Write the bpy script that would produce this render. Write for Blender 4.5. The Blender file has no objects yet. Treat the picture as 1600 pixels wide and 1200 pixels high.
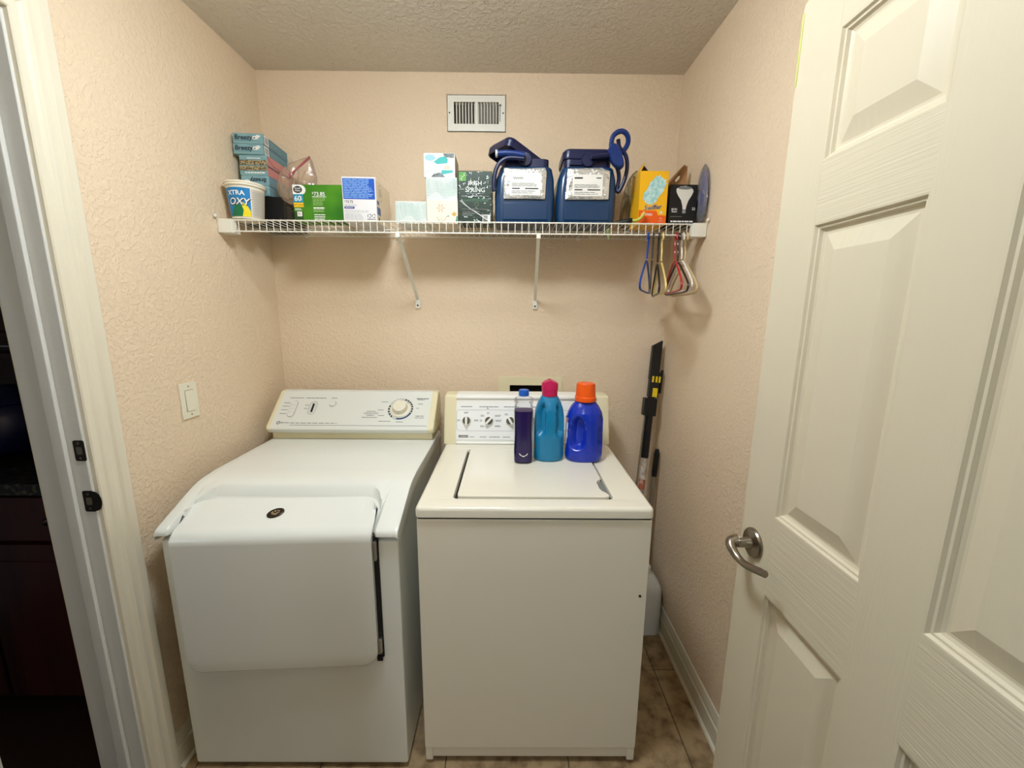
import bpy, bmesh, math, random
from mathutils import Vector, Matrix
random.seed(4)
SC = bpy.context.scene
COL = SC.collection
R = math.radians

# ------------------------------------------------------------------ camera
def make_camera():
    f_px, pitch, yaw, roll, h = 626.85, .1815, .0058, -.0081, 1.467
    cp, sp = math.cos(pitch), math.sin(pitch)
    Z = Matrix(((math.cos(yaw), math.sin(yaw), 0), (-math.sin(yaw), math.cos(yaw), 0), (0, 0, 1)))
    f = Z @ Vector((0, cp, -sp)); d = Z @ Vector((0, -sp, -cp)); rt = Z @ Vector((1, 0, 0))
    cr, sr = math.cos(roll), math.sin(roll)
    right = cr*rt + sr*d; down = -sr*rt + cr*d
    cam = bpy.data.cameras.new('camera')
    cam.sensor_fit = 'HORIZONTAL'; cam.sensor_width = 36; cam.lens = 36*f_px/1600
    cam.clip_start = .02
    o = bpy.data.objects.new('camera', cam); COL.objects.link(o)
    m = Matrix((right, -down, -f)).transposed().to_4x4(); m.translation = (0, 0, h)
    o.matrix_world = m
    SC.camera = o
make_camera()

# ------------------------------------------------------------------ world, exposure
W = bpy.data.worlds.new('world'); SC.world = W; W.use_nodes = True
bg = W.node_tree.nodes['Background']
bg.inputs[0].default_value = (.80, .90, 1.0, 1); bg.inputs[1].default_value = .06
SC.view_settings.view_transform = 'Standard'; SC.view_settings.look = 'None'
SC.view_settings.exposure = 0.0; SC.view_settings.gamma = 1.0
SC.view_settings.use_curve_mapping = False
LAMP = 78.5          # emission of the laundry ceiling lamp
HALL_LAMP = 72.0     # emission of the hall ceiling lamp behind the camera

WINDOW_FILL = 10.0        # added area lamp, cool daylight at an unseen kitchen window

# ------------------------------------------------------------------ materials
def lin(c):
    c = c/255
    return c/12.92 if c <= .04045 else ((c+.055)/1.055)**2.4
def C(r, g, b): return (lin(r), lin(g), lin(b), 1)
def mat(name, rgb, rough=.5, metal=0, spec=.5, coat=0, bump=None, alpha=1, trans=0, emit=0, ior=1.45, var=None):
    m = bpy.data.materials.new(name); m.use_nodes = True
    nt = m.node_tree; p = nt.nodes['Principled BSDF']
    p.inputs['Base Color'].default_value = C(*rgb)
    p.inputs['Roughness'].default_value = rough
    p.inputs['Metallic'].default_value = metal
    p.inputs['Specular IOR Level'].default_value = spec
    p.inputs['Coat Weight'].default_value = coat
    p.inputs['Coat Roughness'].default_value = .06
    p.inputs['Alpha'].default_value = alpha
    p.inputs['Transmission Weight'].default_value = trans
    p.inputs['IOR'].default_value = ior
    if emit:
        p.inputs['Emission Color'].default_value = C(*rgb); p.inputs['Emission Strength'].default_value = emit
    tc = None
    if bump or var:
        tc = nt.nodes.new('ShaderNodeTexCoord')
    if var:      # (rgb2, scale, detail, lo, hi, stretch)
        rgb2, sc, det, lo, hi, st = var
        mp = nt.nodes.new('ShaderNodeMapping'); mp.inputs['Scale'].default_value = st
        nz = nt.nodes.new('ShaderNodeTexNoise'); nz.inputs['Scale'].default_value = sc; nz.inputs['Detail'].default_value = det
        cr = nt.nodes.new('ShaderNodeValToRGB')
        cr.color_ramp.elements[0].position = lo; cr.color_ramp.elements[0].color = C(*rgb)
        cr.color_ramp.elements[1].position = hi; cr.color_ramp.elements[1].color = C(*rgb2)
        nt.links.new(tc.outputs['Object'], mp.inputs[0]); nt.links.new(mp.outputs[0], nz.inputs['Vector'])
        nt.links.new(nz.outputs['Fac'], cr.inputs[0]); nt.links.new(cr.outputs[0], p.inputs['Base Color'])
    if bump:     # (scale, detail, strength, distance, lo, hi, stretch)
        sc, det, stg, dist, lo, hi, st = bump
        mp = nt.nodes.new('ShaderNodeMapping'); mp.inputs['Scale'].default_value = st
        nz = nt.nodes.new('ShaderNodeTexNoise'); nz.inputs['Scale'].default_value = sc; nz.inputs['Detail'].default_value = det
        nz.inputs['Distortion'].default_value = .6
        cr = nt.nodes.new('ShaderNodeValToRGB')
        cr.color_ramp.elements[0].position = lo; cr.color_ramp.elements[1].position = hi
        bp = nt.nodes.new('ShaderNodeBump'); bp.inputs['Strength'].default_value = stg; bp.inputs['Distance'].default_value = dist
        nt.links.new(tc.outputs['Object'], mp.inputs[0]); nt.links.new(mp.outputs[0], nz.inputs['Vector'])
        nt.links.new(nz.outputs['Fac'], cr.inputs[0]); nt.links.new(cr.outputs[0], bp.inputs['Height'])
        nt.links.new(bp.outputs[0], p.inputs['Normal'])
    return m
def film_mat(name, rgb=(255, 255, 255), rough=.08, base=.05, fres=.5, tint=.0, tint_rgb=(255, 255, 255), bump=None):
    """thin clear plastic: transparent, with fresnel gloss and a little cloudiness"""
    m = bpy.data.materials.new(name); m.use_nodes = True; nt = m.node_tree; nt.nodes.clear()
    N = nt.nodes.new; L = nt.links.new
    out = N('ShaderNodeOutputMaterial'); tr = N('ShaderNodeBsdfTransparent'); tr.inputs[0].default_value = C(*rgb)
    gl = N('ShaderNodeBsdfGlossy'); gl.inputs['Roughness'].default_value = rough
    df = N('ShaderNodeBsdfDiffuse'); df.inputs[0].default_value = C(*tint_rgb)
    m1 = N('ShaderNodeMixShader'); m1.inputs[0].default_value = tint; L(tr.outputs[0], m1.inputs[1]); L(df.outputs[0], m1.inputs[2])
    fr = N('ShaderNodeFresnel'); fr.inputs[0].default_value = 1.45
    ma = N('ShaderNodeMath'); ma.operation = 'MULTIPLY_ADD'; ma.inputs[1].default_value = fres; ma.inputs[2].default_value = base
    L(fr.outputs[0], ma.inputs[0])
    m2 = N('ShaderNodeMixShader'); L(ma.outputs[0], m2.inputs[0]); L(m1.outputs[0], m2.inputs[1]); L(gl.outputs[0], m2.inputs[2]); L(m2.outputs[0], out.inputs[0])
    if bump:
        sc, det, stg, dist, st = bump
        tc = N('ShaderNodeTexCoord'); mp = N('ShaderNodeMapping'); mp.inputs['Scale'].default_value = st
        nz = N('ShaderNodeTexNoise'); nz.inputs['Scale'].default_value = sc; nz.inputs['Detail'].default_value = det
        bp = N('ShaderNodeBump'); bp.inputs['Strength'].default_value = stg; bp.inputs['Distance'].default_value = dist
        L(tc.outputs['Object'], mp.inputs[0]); L(mp.outputs[0], nz.inputs['Vector']); L(nz.outputs['Fac'], bp.inputs['Height']); L(bp.outputs[0], gl.inputs['Normal']); L(bp.outputs[0], fr.inputs['Normal'])
    return m
I3 = (1, 1, 1)
wall_bump = (76, 4, .42, .0035, .45, .61, I3)
M = {}
M['wall'] = mat('wall_paint', (231, 210, 181), .75, spec=.25, bump=wall_bump)
M['ceiling'] = mat('ceiling_texture', (222, 214, 200), .9, spec=.15, bump=(55, 4, .6, .006, .40, .64, I3))
M['trim'] = mat('trim_paint', (226, 219, 198), .42, spec=.4, bump=(30, 3, .08, .002, .3, .7, (1, 1, .05)))
M['jamb'] = mat('jamb_paint', (214, 214, 208), .45, spec=.4, bump=(60, 2, .1, .002, .3, .7, I3))
M['stile'] = mat('door_paint_vertical_grain', (217, 207, 181), .45, spec=.4, bump=(24, 5, .10, .002, .3, .75, (1, 9, .35)))
M['rail'] = mat('door_paint_cross_grain', (217, 207, 181), .45, spec=.4, bump=(24, 4, .22, .0025, .3, .75, (1, .2, 13)))
M['panelmat'] = mat('door_panel_paint', (217, 207, 181), .45, spec=.4, bump=(10, 5, .10, .003, .3, .75, (1, 5, .4)))
M['tile'] = mat('floor_tile', (168, 144, 108), .42, spec=.4, var=((112, 88, 60), 20, 10, .44, .70, I3), bump=(25, 3, .12, .002, .3, .7, I3))
M['grout'] = mat('grout', (92, 78, 60), .9)
M['nickel'] = mat('satin_nickel', (150, 140, 126), .28, 1)
M['bronze'] = mat('dark_bronze', (62, 54, 46), .35, .9)
M['steel'] = mat('steel', (190, 188, 180), .3, 1)
M['dryerwhite'] = mat('dryer_enamel', (232, 234, 226), .22, spec=.5, coat=.3)
M['washerwhite'] = mat('washer_enamel', (236, 231, 213), .2, spec=.5, coat=.3)
M['panelgrey'] = mat('console_silver_white', (224, 226, 218), .35)
M['cream'] = mat('aged_cream_plastic', (229, 219, 182), .35)
M['consolewhite'] = mat('console_white', (240, 239, 232), .3)
M['black'] = mat('black_plastic', (16, 16, 17), .38)
M['gap'] = mat('dark_gap_shade', (22, 20, 17), .8)  # near-black tone painting the shade inside gaps and openings
M['ink'] = mat('black_print', (44, 44, 44), .6)
M['greyink'] = mat('grey_print', (120, 122, 120), .6)
M['paleink'] = mat('pale_grey_print', (170, 172, 170), .6)
M['white'] = mat('white_print', (240, 240, 236), .5)
M['olive'] = mat('dial_olive', (92, 90, 72), .4)
M['bluedial'] = mat('dial_blue', (26, 72, 116), .5)
M['wire'] = mat('white_vinyl_wire', (236, 234, 222), .35)
M['plate'] = mat('ivory_plate', (232, 226, 204), .35)
M['vent'] = mat('vent_enamel', (228, 226, 214), .35)
M['duct'] = mat('duct_dark', (26, 24, 20), .9)
M['granite'] = mat('dark_granite', (30, 28, 22), .15, var=((92, 86, 66), 60, 4, .5, .75, I3))
M['redwood'] = mat('dark_cherry_wood', (64, 25, 16), .35, var=((38, 13, 9), 12, 4, .4, .7, (1, 1, .1)))
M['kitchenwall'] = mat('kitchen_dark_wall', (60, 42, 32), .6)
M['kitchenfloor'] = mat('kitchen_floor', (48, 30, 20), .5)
M['potblue'] = mat('dark_blue_enamel', (12, 20, 60), .3)

# ------------------------------------------------------------------ mesh builder
class MB:
    def __init__(s): s.bm = bmesh.new()
    def _join(s, t, mx=None):
        if mx is not None: bmesh.ops.transform(t, matrix=mx, verts=t.verts)
        bmesh.ops.recalc_face_normals(t, faces=t.faces)
        me = bpy.data.meshes.new('tmp'); t.to_mesh(me); t.free(); s.bm.from_mesh(me); bpy.data.meshes.remove(me)
        return s
    def box(s, x0, x1, y0, y1, z0, z1, bev=0, seg=2, mx=None):
        t = bmesh.new(); bmesh.ops.create_cube(t, size=1)
        for v in t.verts:
            v.co = Vector(((x0+x1)/2+v.co.x*(x1-x0), (y0+y1)/2+v.co.y*(y1-y0), (z0+z1)/2+v.co.z*(z1-z0)))
        if bev: bmesh.ops.bevel(t, geom=t.edges[:], offset=bev, segments=seg, affect='EDGES', profile=.5)
        return s._join(t, mx)
    def loft(s, rings, closed=True, caps=True, mx=None):
        t = bmesh.new(); V = [[t.verts.new(p) for p in r] for r in rings]; n = len(rings[0])
        for a, b in zip(V, V[1:]):
            for i in range(n if closed else n-1):
                j = (i+1) % n
                try: t.faces.new((a[i], a[j], b[j], b[i]))
                except ValueError: pass
        if caps and closed:
            for r in (V[0], V[-1]):
                try: t.faces.new(r)
                except ValueError: pass
        bmesh.ops.remove_doubles(t, verts=t.verts, dist=1e-6)
        return s._join(t, mx)
    def prism(s, poly, axis, a, b, bev=0, seg=2, mx=None):
        def P(u, v, w): return {'X': (w, u, v), 'Y': (u, w, v), 'Z': (u, v, w)}[axis]
        t = bmesh.new()
        A = [t.verts.new(P(u, v, a)) for u, v in poly]; B = [t.verts.new(P(u, v, b)) for u, v in poly]
        n = len(poly); t.faces.new(A); t.faces.new(B)
        for i in range(n): t.faces.new((A[i], A[(i+1) % n], B[(i+1) % n], B[i]))
        bmesh.ops.recalc_face_normals(t, faces=t.faces)
        if bev: bmesh.ops.bevel(t, geom=t.edges[:], offset=bev, segments=seg, affect='EDGES', profile=.5, clamp_overlap=True)
        return s._join(t, mx)
    def lathe(s, prof, n=32, c=(0, 0, 0), sx=1, sy=1, mx=None, fn=None):
        rings = []
        for r, z in prof:
            ring = []
            for i in range(n):
                a = 2*math.pi*i/n; rr = r if fn is None else fn(r, a, z)
                ring.append((c[0]+rr*sx*math.cos(a), c[1]+rr*sy*math.sin(a), c[2]+z))
            rings.append(ring)
        return s.loft(rings, mx=mx)
    def tube(s, path, r, n=8, closed=False, mx=None, radii=None, flat=1.0):
        P = [Vector(p) for p in path]; m = len(P); rings = []
        up = None
        for i, p in enumerate(P):
            a = P[(i-1) % m] if (closed or i > 0) else p; b = P[(i+1) % m] if (closed or i < m-1) else p
            d = (b-a).normalized()
            if up is None: up = Vector((0, 0, 1)) if abs(d.z) < .9 else Vector((1, 0, 0))
            x = up - d*up.dot(d)
            if x.length < 1e-5: x = Vector((1, 0, 0)) - d*d.x
            x.normalize(); y = d.cross(x); up = x
            rr = radii[i] if radii else r
            rings.append([p + rr*(math.cos(2*math.pi*k/n)*x*flat + math.sin(2*math.pi*k/n)*y) for k in range(n)])
        if closed: return s.loft(rings+[rings[0]], caps=False, mx=mx)
        return s.loft(rings, mx=mx)
    def cyl(s, p0, p1, r0, r1=None, n=20, mx=None):
        return s.tube([p0, p1], r0, n, mx=mx, radii=[r0, r0 if r1 is None else r1])
    def sph(s, c, r, sc=(1, 1, 1), n=20, mx=None):
        t = bmesh.new(); bmesh.ops.create_uvsphere(t, u_segments=n, v_segments=n//2+2, radius=r)
        for v in t.verts: v.co = Vector((c[0]+v.co.x*sc[0], c[1]+v.co.y*sc[1], c[2]+v.co.z*sc[2]))
        return s._join(t, mx)

def smooth(path, k=2, closed=False):
    """Chaikin corner cutting"""
    P = [Vector(p) for p in path]
    for _ in range(k):
        Q = [] if closed else [P[0]]
        rng = range(len(P)) if closed else range(len(P)-1)
        for i in rng:
            a, b = P[i], P[(i+1) % len(P)]
            Q += [a*.75+b*.25, a*.25+b*.75]
        if not closed: Q.append(P[-1])
        P = Q
    return P

def origin(p):
    o = Vector((0, 0, 0))
    while p is not None: o += p.location; p = p.parent
    return o
def obj(name, mb, m, parent=None, world=True, ang=35):
    me = bpy.data.meshes.new(name)
    bmesh.ops.recalc_face_normals(mb.bm, faces=mb.bm.faces)
    if world and parent is not None:
        bmesh.ops.translate(mb.bm, vec=-origin(parent), verts=mb.bm.verts)
    mb.bm.to_mesh(me); mb.bm.free()
    for p in me.polygons: p.use_smooth = True
    me.set_sharp_from_angle(angle=R(ang))
    me.materials.append(M[m] if isinstance(m, str) else m)
    o = bpy.data.objects.new(name, me); COL.objects.link(o)
    if parent is not None: o.parent = parent
    wn_ = o.modifiers.new('weighted', 'WEIGHTED_NORMAL'); wn_.keep_sharp = True
    return o
def tag(o, label, cat, group=None):
    o['label'] = label; o['category'] = cat
    if group: o['group'] = group
    return o
def thing(name, label, cat, loc, rotz=0, group=None):
    o = bpy.data.objects.new(name, None); COL.objects.link(o); o.empty_display_size = .05
    o.location = loc; o.rotation_euler = (0, 0, rotz)
    return tag(o, label, cat, group)
def struct(o, label=None, cat=None):
    o['kind'] = 'structure'
    if label: o['label'] = label
    if cat: o['category'] = cat
    return o
def empty_struct(name, loc, label=None, cat=None):
    o = bpy.data.objects.new(name, None); COL.objects.link(o); o.location = loc
    return struct(o, label, cat)

# flat print on a plane: Mx maps (u, v, n) to the thing's local space
def face_matrix(o, u, v):
    u = Vector(u).normalized(); v = Vector(v).normalized(); n = u.cross(v)
    m = Matrix((u, v, n)).transposed().to_4x4(); m.translation = o
    return m
def decal(parent, name, m, Mx, rects=(), polys=(), n=.0005, label=None):
    t = bmesh.new()
    for u0, u1, v0, v1 in rects:
        t.faces.new([t.verts.new(Mx @ Vector(p)) for p in ((u0, v0, n), (u1, v0, n), (u1, v1, n), (u0, v1, n))])
    for P in polys:
        t.faces.new([t.verts.new(Mx @ Vector((u, v, n))) for u, v in P])
    me = bpy.data.meshes.new(name); t.to_mesh(me); t.free()
    me.materials.append(M[m] if isinstance(m, str) else m)
    o = bpy.data.objects.new(name, me); COL.objects.link(o); o.parent = parent
    if label: o['label'] = label
    return o
def text_mesh(body, size, bold=0, align='LEFT', shear=0):
    cu = bpy.data.curves.new('t', 'FONT'); cu.body = body; cu.size = size; cu.offset = bold*size; cu.align_x = align
    cu.resolution_u = 3; cu.shear = shear; cu.space_line = .85
    o = bpy.data.objects.new('t', cu); COL.objects.link(o)
    dg = bpy.context.evaluated_depsgraph_get()
    me = bpy.data.meshes.new_from_object(o.evaluated_get(dg))
    bpy.data.objects.remove(o); bpy.data.curves.remove(cu)
    return me
def lettering(parent, body, m, Mx, u, v, size, bold=.012, align='LEFT', n=.0009, sx=1, rot=0, shear=0, fn=None, name='lettering'):
    me = text_mesh(body, size, bold, align, shear); me.name = name
    c, s = math.cos(rot), math.sin(rot)
    for vt in me.vertices:
        x, y = vt.co.x*sx, vt.co.y
        x, y = u+x*c-y*s, v+x*s+y*c
        vt.co = fn(x, y) if fn else Mx @ Vector((x, y, n))
    me.materials.clear(); me.materials.append(M[m] if isinstance(m, str) else m)
    o = bpy.data.objects.new(name, me); COL.objects.link(o); o.parent = parent
    return o
def small_print(parent, m, Mx, u0, u1, v0, v1, rows, fill=.5, ragged=.3, n=.0007, words=4):
    rs = []; h = (v1-v0)/rows
    for r in range(rows):
        y = v1-(r+.5)*h; end = u1-(u1-u0)*random.random()*ragged; x = u0
        while x < end:
            w = (u1-u0)/words*random.uniform(.5, 1.1); rs.append((x, min(x+w, end), y-h*fill/2, y+h*fill/2)); x += w+(u1-u0)*.025
    return decal(parent, 'small_print', m, Mx, rs, n=n)
def ell(cu, cv, ru, rv, n=28, rot=0):
    return [(cu+ru*math.cos(a)*math.cos(rot)-rv*math.sin(a)*math.sin(rot), cv+ru*math.cos(a)*math.sin(rot)+rv*math.sin(a)*math.cos(rot)) for a in (2*math.pi*i/n for i in range(n))]
def rrect(x0, x1, y0, y1, r, k=5):
    P = []
    for cx, cy, a0 in ((x1-r, y1-r, 0), (x0+r, y1-r, 90), (x0+r, y0+r, 180), (x1-r, y0+r, 270)):
        for i in range(k+1):
            a = R(a0+90*i/k); P.append((cx+r*math.cos(a), cy+r*math.sin(a)))
    return P
def stroke(pts, w):
    """a flat line of width w as quads (list of polygons)"""
    out = []
    for (x0, y0), (x1, y1) in zip(pts, pts[1:]):
        dx, dy = x1-x0, y1-y0; L = math.hypot(dx, dy) or 1e-9; nx, ny = -dy/L*w/2, dx/L*w/2
        out.append([(x0-nx, y0-ny), (x1-nx, y1-ny), (x1+nx, y1+ny), (x0+nx, y0+ny)])
    return out

# ================================================================== the room
XL, XR, YB, ZC = -1.066, .718, 1.878, 2.44
LT = .129                      # left wall thickness
OY0, OY1, OZ = .15, .965, 2.078   # opening in the left wall
FY0, FY1 = .0, .13             # front wall with the doorway the camera stands in
def wall(name, boxes, m='wall'):
    b = MB()
    for q in boxes: b.box(*q)
    return struct(obj(name, b, m))
VX0, VX1, VZ0, VZ1 = -.247, -.046, 2.236, 2.333     # duct hole behind the vent
HX0, HX1, HZ0, HZ1 = -.015, .21, .96, 1.128         # hole of the washer hookup box
Y9 = YB+.12
wall('wall_back', [(XL-LT, VX0, YB, Y9, 0, ZC), (VX0, VX1, YB, Y9, 0, VZ0), (VX0, VX1, YB, Y9, VZ1, ZC), (VX1, HX0, YB, Y9, 0, ZC),
    (HX0, HX1, YB, Y9, 0, HZ0), (HX0, HX1, YB, Y9, HZ1, ZC), (HX1, XR+.1, YB, Y9, 0, ZC),
    (VX0, VX1, YB+.1, Y9, VZ0, VZ1), (HX0, HX1, YB+.1, Y9, HZ0, HZ1)])
wall('wall_left', [(XL-LT, XL, OY1+.018, YB, 0, ZC), (XL-LT, XL, FY1, OY1+.018, OZ+.018, ZC), (XL-LT, XL, FY1, OY0-.018, 0, OZ+.018)])
wall('wall_right', [(XR, XR+.1, 0, YB, 0, ZC)])
wall('wall_front', [(XL-LT, -.215, FY0, FY1, 0, ZC), (.61, XR+.1, FY0, FY1, 0, ZC), (-.215, .61, FY0, FY1, 2.065, ZC)])
b = MB().box(XL-LT-1.3, XR+.6, -2.6, YB+.12, ZC, ZC+.1); struct(obj('ceiling', b, 'ceiling'))
fl = struct(obj('floor', MB().box(XL-LT, XR+.1, -2.6, YB+.12, -.05, -.004), 'grout'))
g = .405; x0s = .203
for i in range(-4, 3):
    for j in range(-1, 3):
        ax, bx = x0s+i*g, x0s+(i+1)*g; ay, by = 1.427+(j-2)*g, 1.427+(j-1)*g
        if j == -1: ay, by = ay, by
        ax, bx = max(ax, XL), min(bx, XR); by = min(by, YB)
        if bx-ax < .02: continue
        obj('tile', MB().box(ax+.0016, bx-.0016, ay+.0016, by-.0016, -.006, 0, .0012, 1), 'tile', fl)
# j covers 0.21..1.83 ; last strip to the back wall
for i in range(-4, 3):
    ax, bx = max(x0s+i*g, XL), min(x0s+(i+1)*g, XR)
    if bx-ax > .02: obj('tile', MB().box(ax+.0016, bx-.0016, 1.427+g+.0016, YB, -.006, 0, .0012, 1), 'tile', fl)

# baseboards: moulded profile, (out, up)
BPROF = [(0, 0), (.0125, 0), (.0125, .070), (.0115, .074), (.0085, .078), (.0085, .084), (.0095, .088), (.0075, .098), (.0055, .108), (.0055, .116), (.003, .120), (0, .120)]
struct(obj('baseboard_right', MB().prism([(XR-o, z) for o, z in BPROF], 'Y', FY1, YB) .prism([(XR-.0125-.010*math.cos(R(a)), .012*math.sin(R(a))) for a in range(0, 91, 15)]+[(XR-.0125, 0)], 'Y', FY1, YB), 'trim'))
struct(obj('baseboard_left', MB().prism([(XL+o, z) for o, z in BPROF], 'Y', 1.055, YB).prism([(XL+.0125+.010*math.cos(R(a)), .012*math.sin(R(a))) for a in range(0, 91, 15)]+[(XL+.0125, 0)], 'Y', 1.055, YB), 'trim'))
struct(obj('baseboard_back', MB().prism([(YB-o, z) for o, z in BPROF], 'X', XL+.0126, XR-.0126), 'trim'))

# door casing on the left wall (profile across its width: (offset from the opening, thickness))
CPROF = [(0, 0), (0, .010), (.003, .013), (.011, .013), (.014, .009), (.021, .0095), (.027, .0135), (.036, .0155), (.044, .0145), (.047, .0105), (.054, .011), (.060, .0165), (.070, .0180), (.079, .0175), (.084, .013), (.084, 0)]
def casing(name, x, sgn):
    b = MB(); rv = .006; y1 = OY1+rv; y0 = OY0-rv; zt = OZ+rv
    # one mitred run: up the far jamb, across the head, down the near jamb
    rings = []
    for (kx, kz, dy, dz) in ((y1, 0, 1, 0), (y1, zt, 1, 1), (y0, zt, -1, 1), (y0, 0, -1, 0)):
        rings.append([(x+sgn*t, kx+dy*o, kz+dz*o) for o, t in CPROF])
    b.loft(rings)
    return struct(obj(name, b, 'trim', ang=14))
casing('trim_1', XL, 1)
casing('trim_2', XL-LT, -1)
# jamb of the left opening with its stop
b = MB()
for (a0, a1) in ((OY1, OY1+.018), (OY0-.018, OY0)):
    b.box(XL-LT, XL, a0, a1, 0, OZ+.018, .0012, 1)
b.box(XL-LT, XL, OY0, OY1, OZ, OZ+.018, .0012, 1)
tr3 = struct(obj('trim_3', b, 'jamb'))
sb = MB(); s0, s1 = XL-.068, XL-.040
sb.box(s0, s1, OY1-.011, OY1, 0, OZ, .003, 2).box(s0, s1, OY0, OY0+.011, 0, OZ, .003, 2).box(s0, s1, OY0+.011, OY1-.011, OZ-.011, OZ, .003, 2)
st = obj('door_stop', sb, 'jamb', tr3)
# strike plates let into the jamb
def strike(zc, lip, label):
    t = thing('strike_plate', label, 'strike plate', (XL-.0115, OY1, zc), group='strike plates on the left jamb')
    hw, hh = (.0135, .027) if not lip else (.014, .0285)
    P = rrect(-hw, hw, -hh, hh, .005)
    pb = MB().prism(P, 'Y', -.0016, .0)
    if lip:   # rounded lip that runs out past the jamb edge
        ring = []
        L = [(hw-.002, -.0265)] + [(hw+.018*math.cos(R(a)), .0265*math.sin(R(a))) for a in range(-80, 81, 20)] + [(hw-.002, .0265)]
        pb.prism(L, 'Y', -.0017, -.0003)
    obj('plate', pb, 'bronze', t, world=False)
    obj('hole', MB().prism(rrect(-.007, .007, -.010, .010, .003), 'Y', -.0019, -.0012), mat('strike_recess', (88, 82, 68), .5), t, world=False)
    for s in (-1, 1):
        obj('screw', MB().prism(ell(0, s*.0195, .0032, .0032, 14), 'Y', -.0021, -.001), 'nickel', t, world=False)
strike(1.112, False, 'upper small dark strike plate set in the door jamb at left')
strike(.976, True, 'lower dark strike plate with a rounded lip reaching over the jamb edge')

# ------------------------------------------------------------------ open door at right (door_1)
DX, DY0, DY1, DZ0, DZ1 = .56, .150, .883, .012, 2.046
door = empty_struct('door_1', (DX+.0175, (DY0+DY1)/2, 0), 'white six-panel interior door standing open at the right wall')
y_st = [(DY0, .262), (.472, .570), (.780, DY1)]           # stiles: hinge, middle, latch
rows = [(DZ0+.0, .24), (.862, 1.040), (1.628, 1.735), (1.947, DZ1)]   # rails
T = .0345
for k, (a, c) in enumerate(y_st):
    obj('stile', MB().box(DX, DX+T, a, c, DZ0, DZ1) if k != 1 else MB().box(DX+.0001, DX+T-.0001, a, c, rows[0][1], rows[3][0]), 'stile', door)
for a, c in rows:
    obj('rail', MB().box(DX+.0002, DX+T-.0002, .262, .780, a, c), 'rail', door)
PL = [(0, 0), (.003, .0005), (.006, .0050), (.0095, .0055), (.0125, .0105), (.017, .0125), (.021, .0125), (.052, .0032), (.053, .0030)]
for (ya, yb) in ((.262, .472), (.570, .780)):
    for za, zb in ((.24, .862), (1.040, 1.628), (1.735, 1.947)):
        b = MB()
        for sgn, xf in ((1, DX), (-1, DX+T)):
            rings = [[(xf+sgn*d, ya+o, za+o), (xf+sgn*d, yb-o, za+o), (xf+sgn*d, yb-o, zb-o), (xf+sgn*d, ya+o, zb-o)] for o, d in PL]
            t = bmesh.new(); V = [[t.verts.new(p) for p in r] for r in rings]
            for A, Bq in zip(V, V[1:]):
                for i in range(4): t.faces.new((A[i], A[(i+1) % 4], Bq[(i+1) % 4], Bq[i]))
            t.faces.new(V[-1]); b._join(t)
        obj('panel', b, 'panelmat', door, ang=4)
# lever handle
hy, hz = .833, .950
lev = obj('lever_handle', MB().lathe([(.0335, 0), (.0335, .004), (.031, .0075), (.020, .0095), (.0135, .011), (.012, .020), (.0105, .024), (.0105, .040), (.0001, .040)], 36, mx=Matrix.Translation((DX, hy, hz)) @ Matrix.Rotation(R(-90), 4, 'Y')), 'nickel', door)
lev['label'] = 'satin nickel lever handle with round rosette'
path = smooth([(DX-.036, hy+.004, hz+.003), (DX-.050, hy+.004, hz+.002), (DX-.057, hy-.006, hz-.004), (DX-.054, hy-.026, hz-.016), (DX-.050, hy-.050, hz-.020), (DX-.047, hy-.078, hz-.012), (DX-.045, hy-.100, hz-.004), (DX-.045, hy-.112, hz+.000)], 2)
n = len(path); rad = [.0145-.0068*min(1, i/(n*.5)) for i in range(n)]; rad[-1] = .004
obj('lever', MB().tube(path, .008, 14, radii=rad), 'nickel', lev)
for z in (.22, 1.02, 1.84):
    obj('hinge', MB().cyl((DX+T+.006, DY0-.004, z-.045), (DX+T+.006, DY0-.004, z+.045), .006, n=12).box(DX+.003, DX+T+.004, DY0-.0025, DY0+.0005, z-.045, z+.045), 'nickel', door)
b = MB().box(DX+.001, DX+.030, DY1+.0002, DY1+.0016, 1.90, 2.03); b.box(DX-.0008, DX+.002, DY1-.003, DY1+.0016, 1.905, 2.03)
obj('masking_tape', b, mat('green_tape', (205, 212, 120), .6), door)['label'] = 'strip of yellow-green tape along the top of the door edge'
# doorway lining in the front wall (door_1 swings from it)
b = MB().box(.595+.002, .61, FY0, FY1, 0, 2.065).box(-.215, -.20, FY0, FY1, 0, 2.065).box(-.20, .597, FY0, FY1, 2.05, 2.065)
struct(obj('trim_4', b, 'jamb'))

# ------------------------------------------------------------------ lamps
def ceiling_lamp(loc, strength, label):
    t = thing('ceiling_lamp', label, 'lamp', loc, group='flush ceiling lamps')
    obj('lamp_base', MB().lathe([(.165, 0), (.165, -.018), (.150, -.028), (.0001, -.028)], 40), 'nickel', t, world=False)
    sh = mat('lamp_glass_lit', (238, 247, 255), .5, emit=strength)
    obj('lamp_shade', MB().lathe([(.148, -.0285), (.146, -.05), (.128, -.078), (.09, -.098), (.045, -.108), (.0001, -.110)], 40), sh, t, world=False)
ceiling_lamp((-.21, .80, ZC), LAMP, 'round frosted flush lamp on the laundry ceiling')
ceiling_lamp((.15, -1.55, ZC), HALL_LAMP, 'round frosted flush lamp on the hall ceiling')

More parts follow.
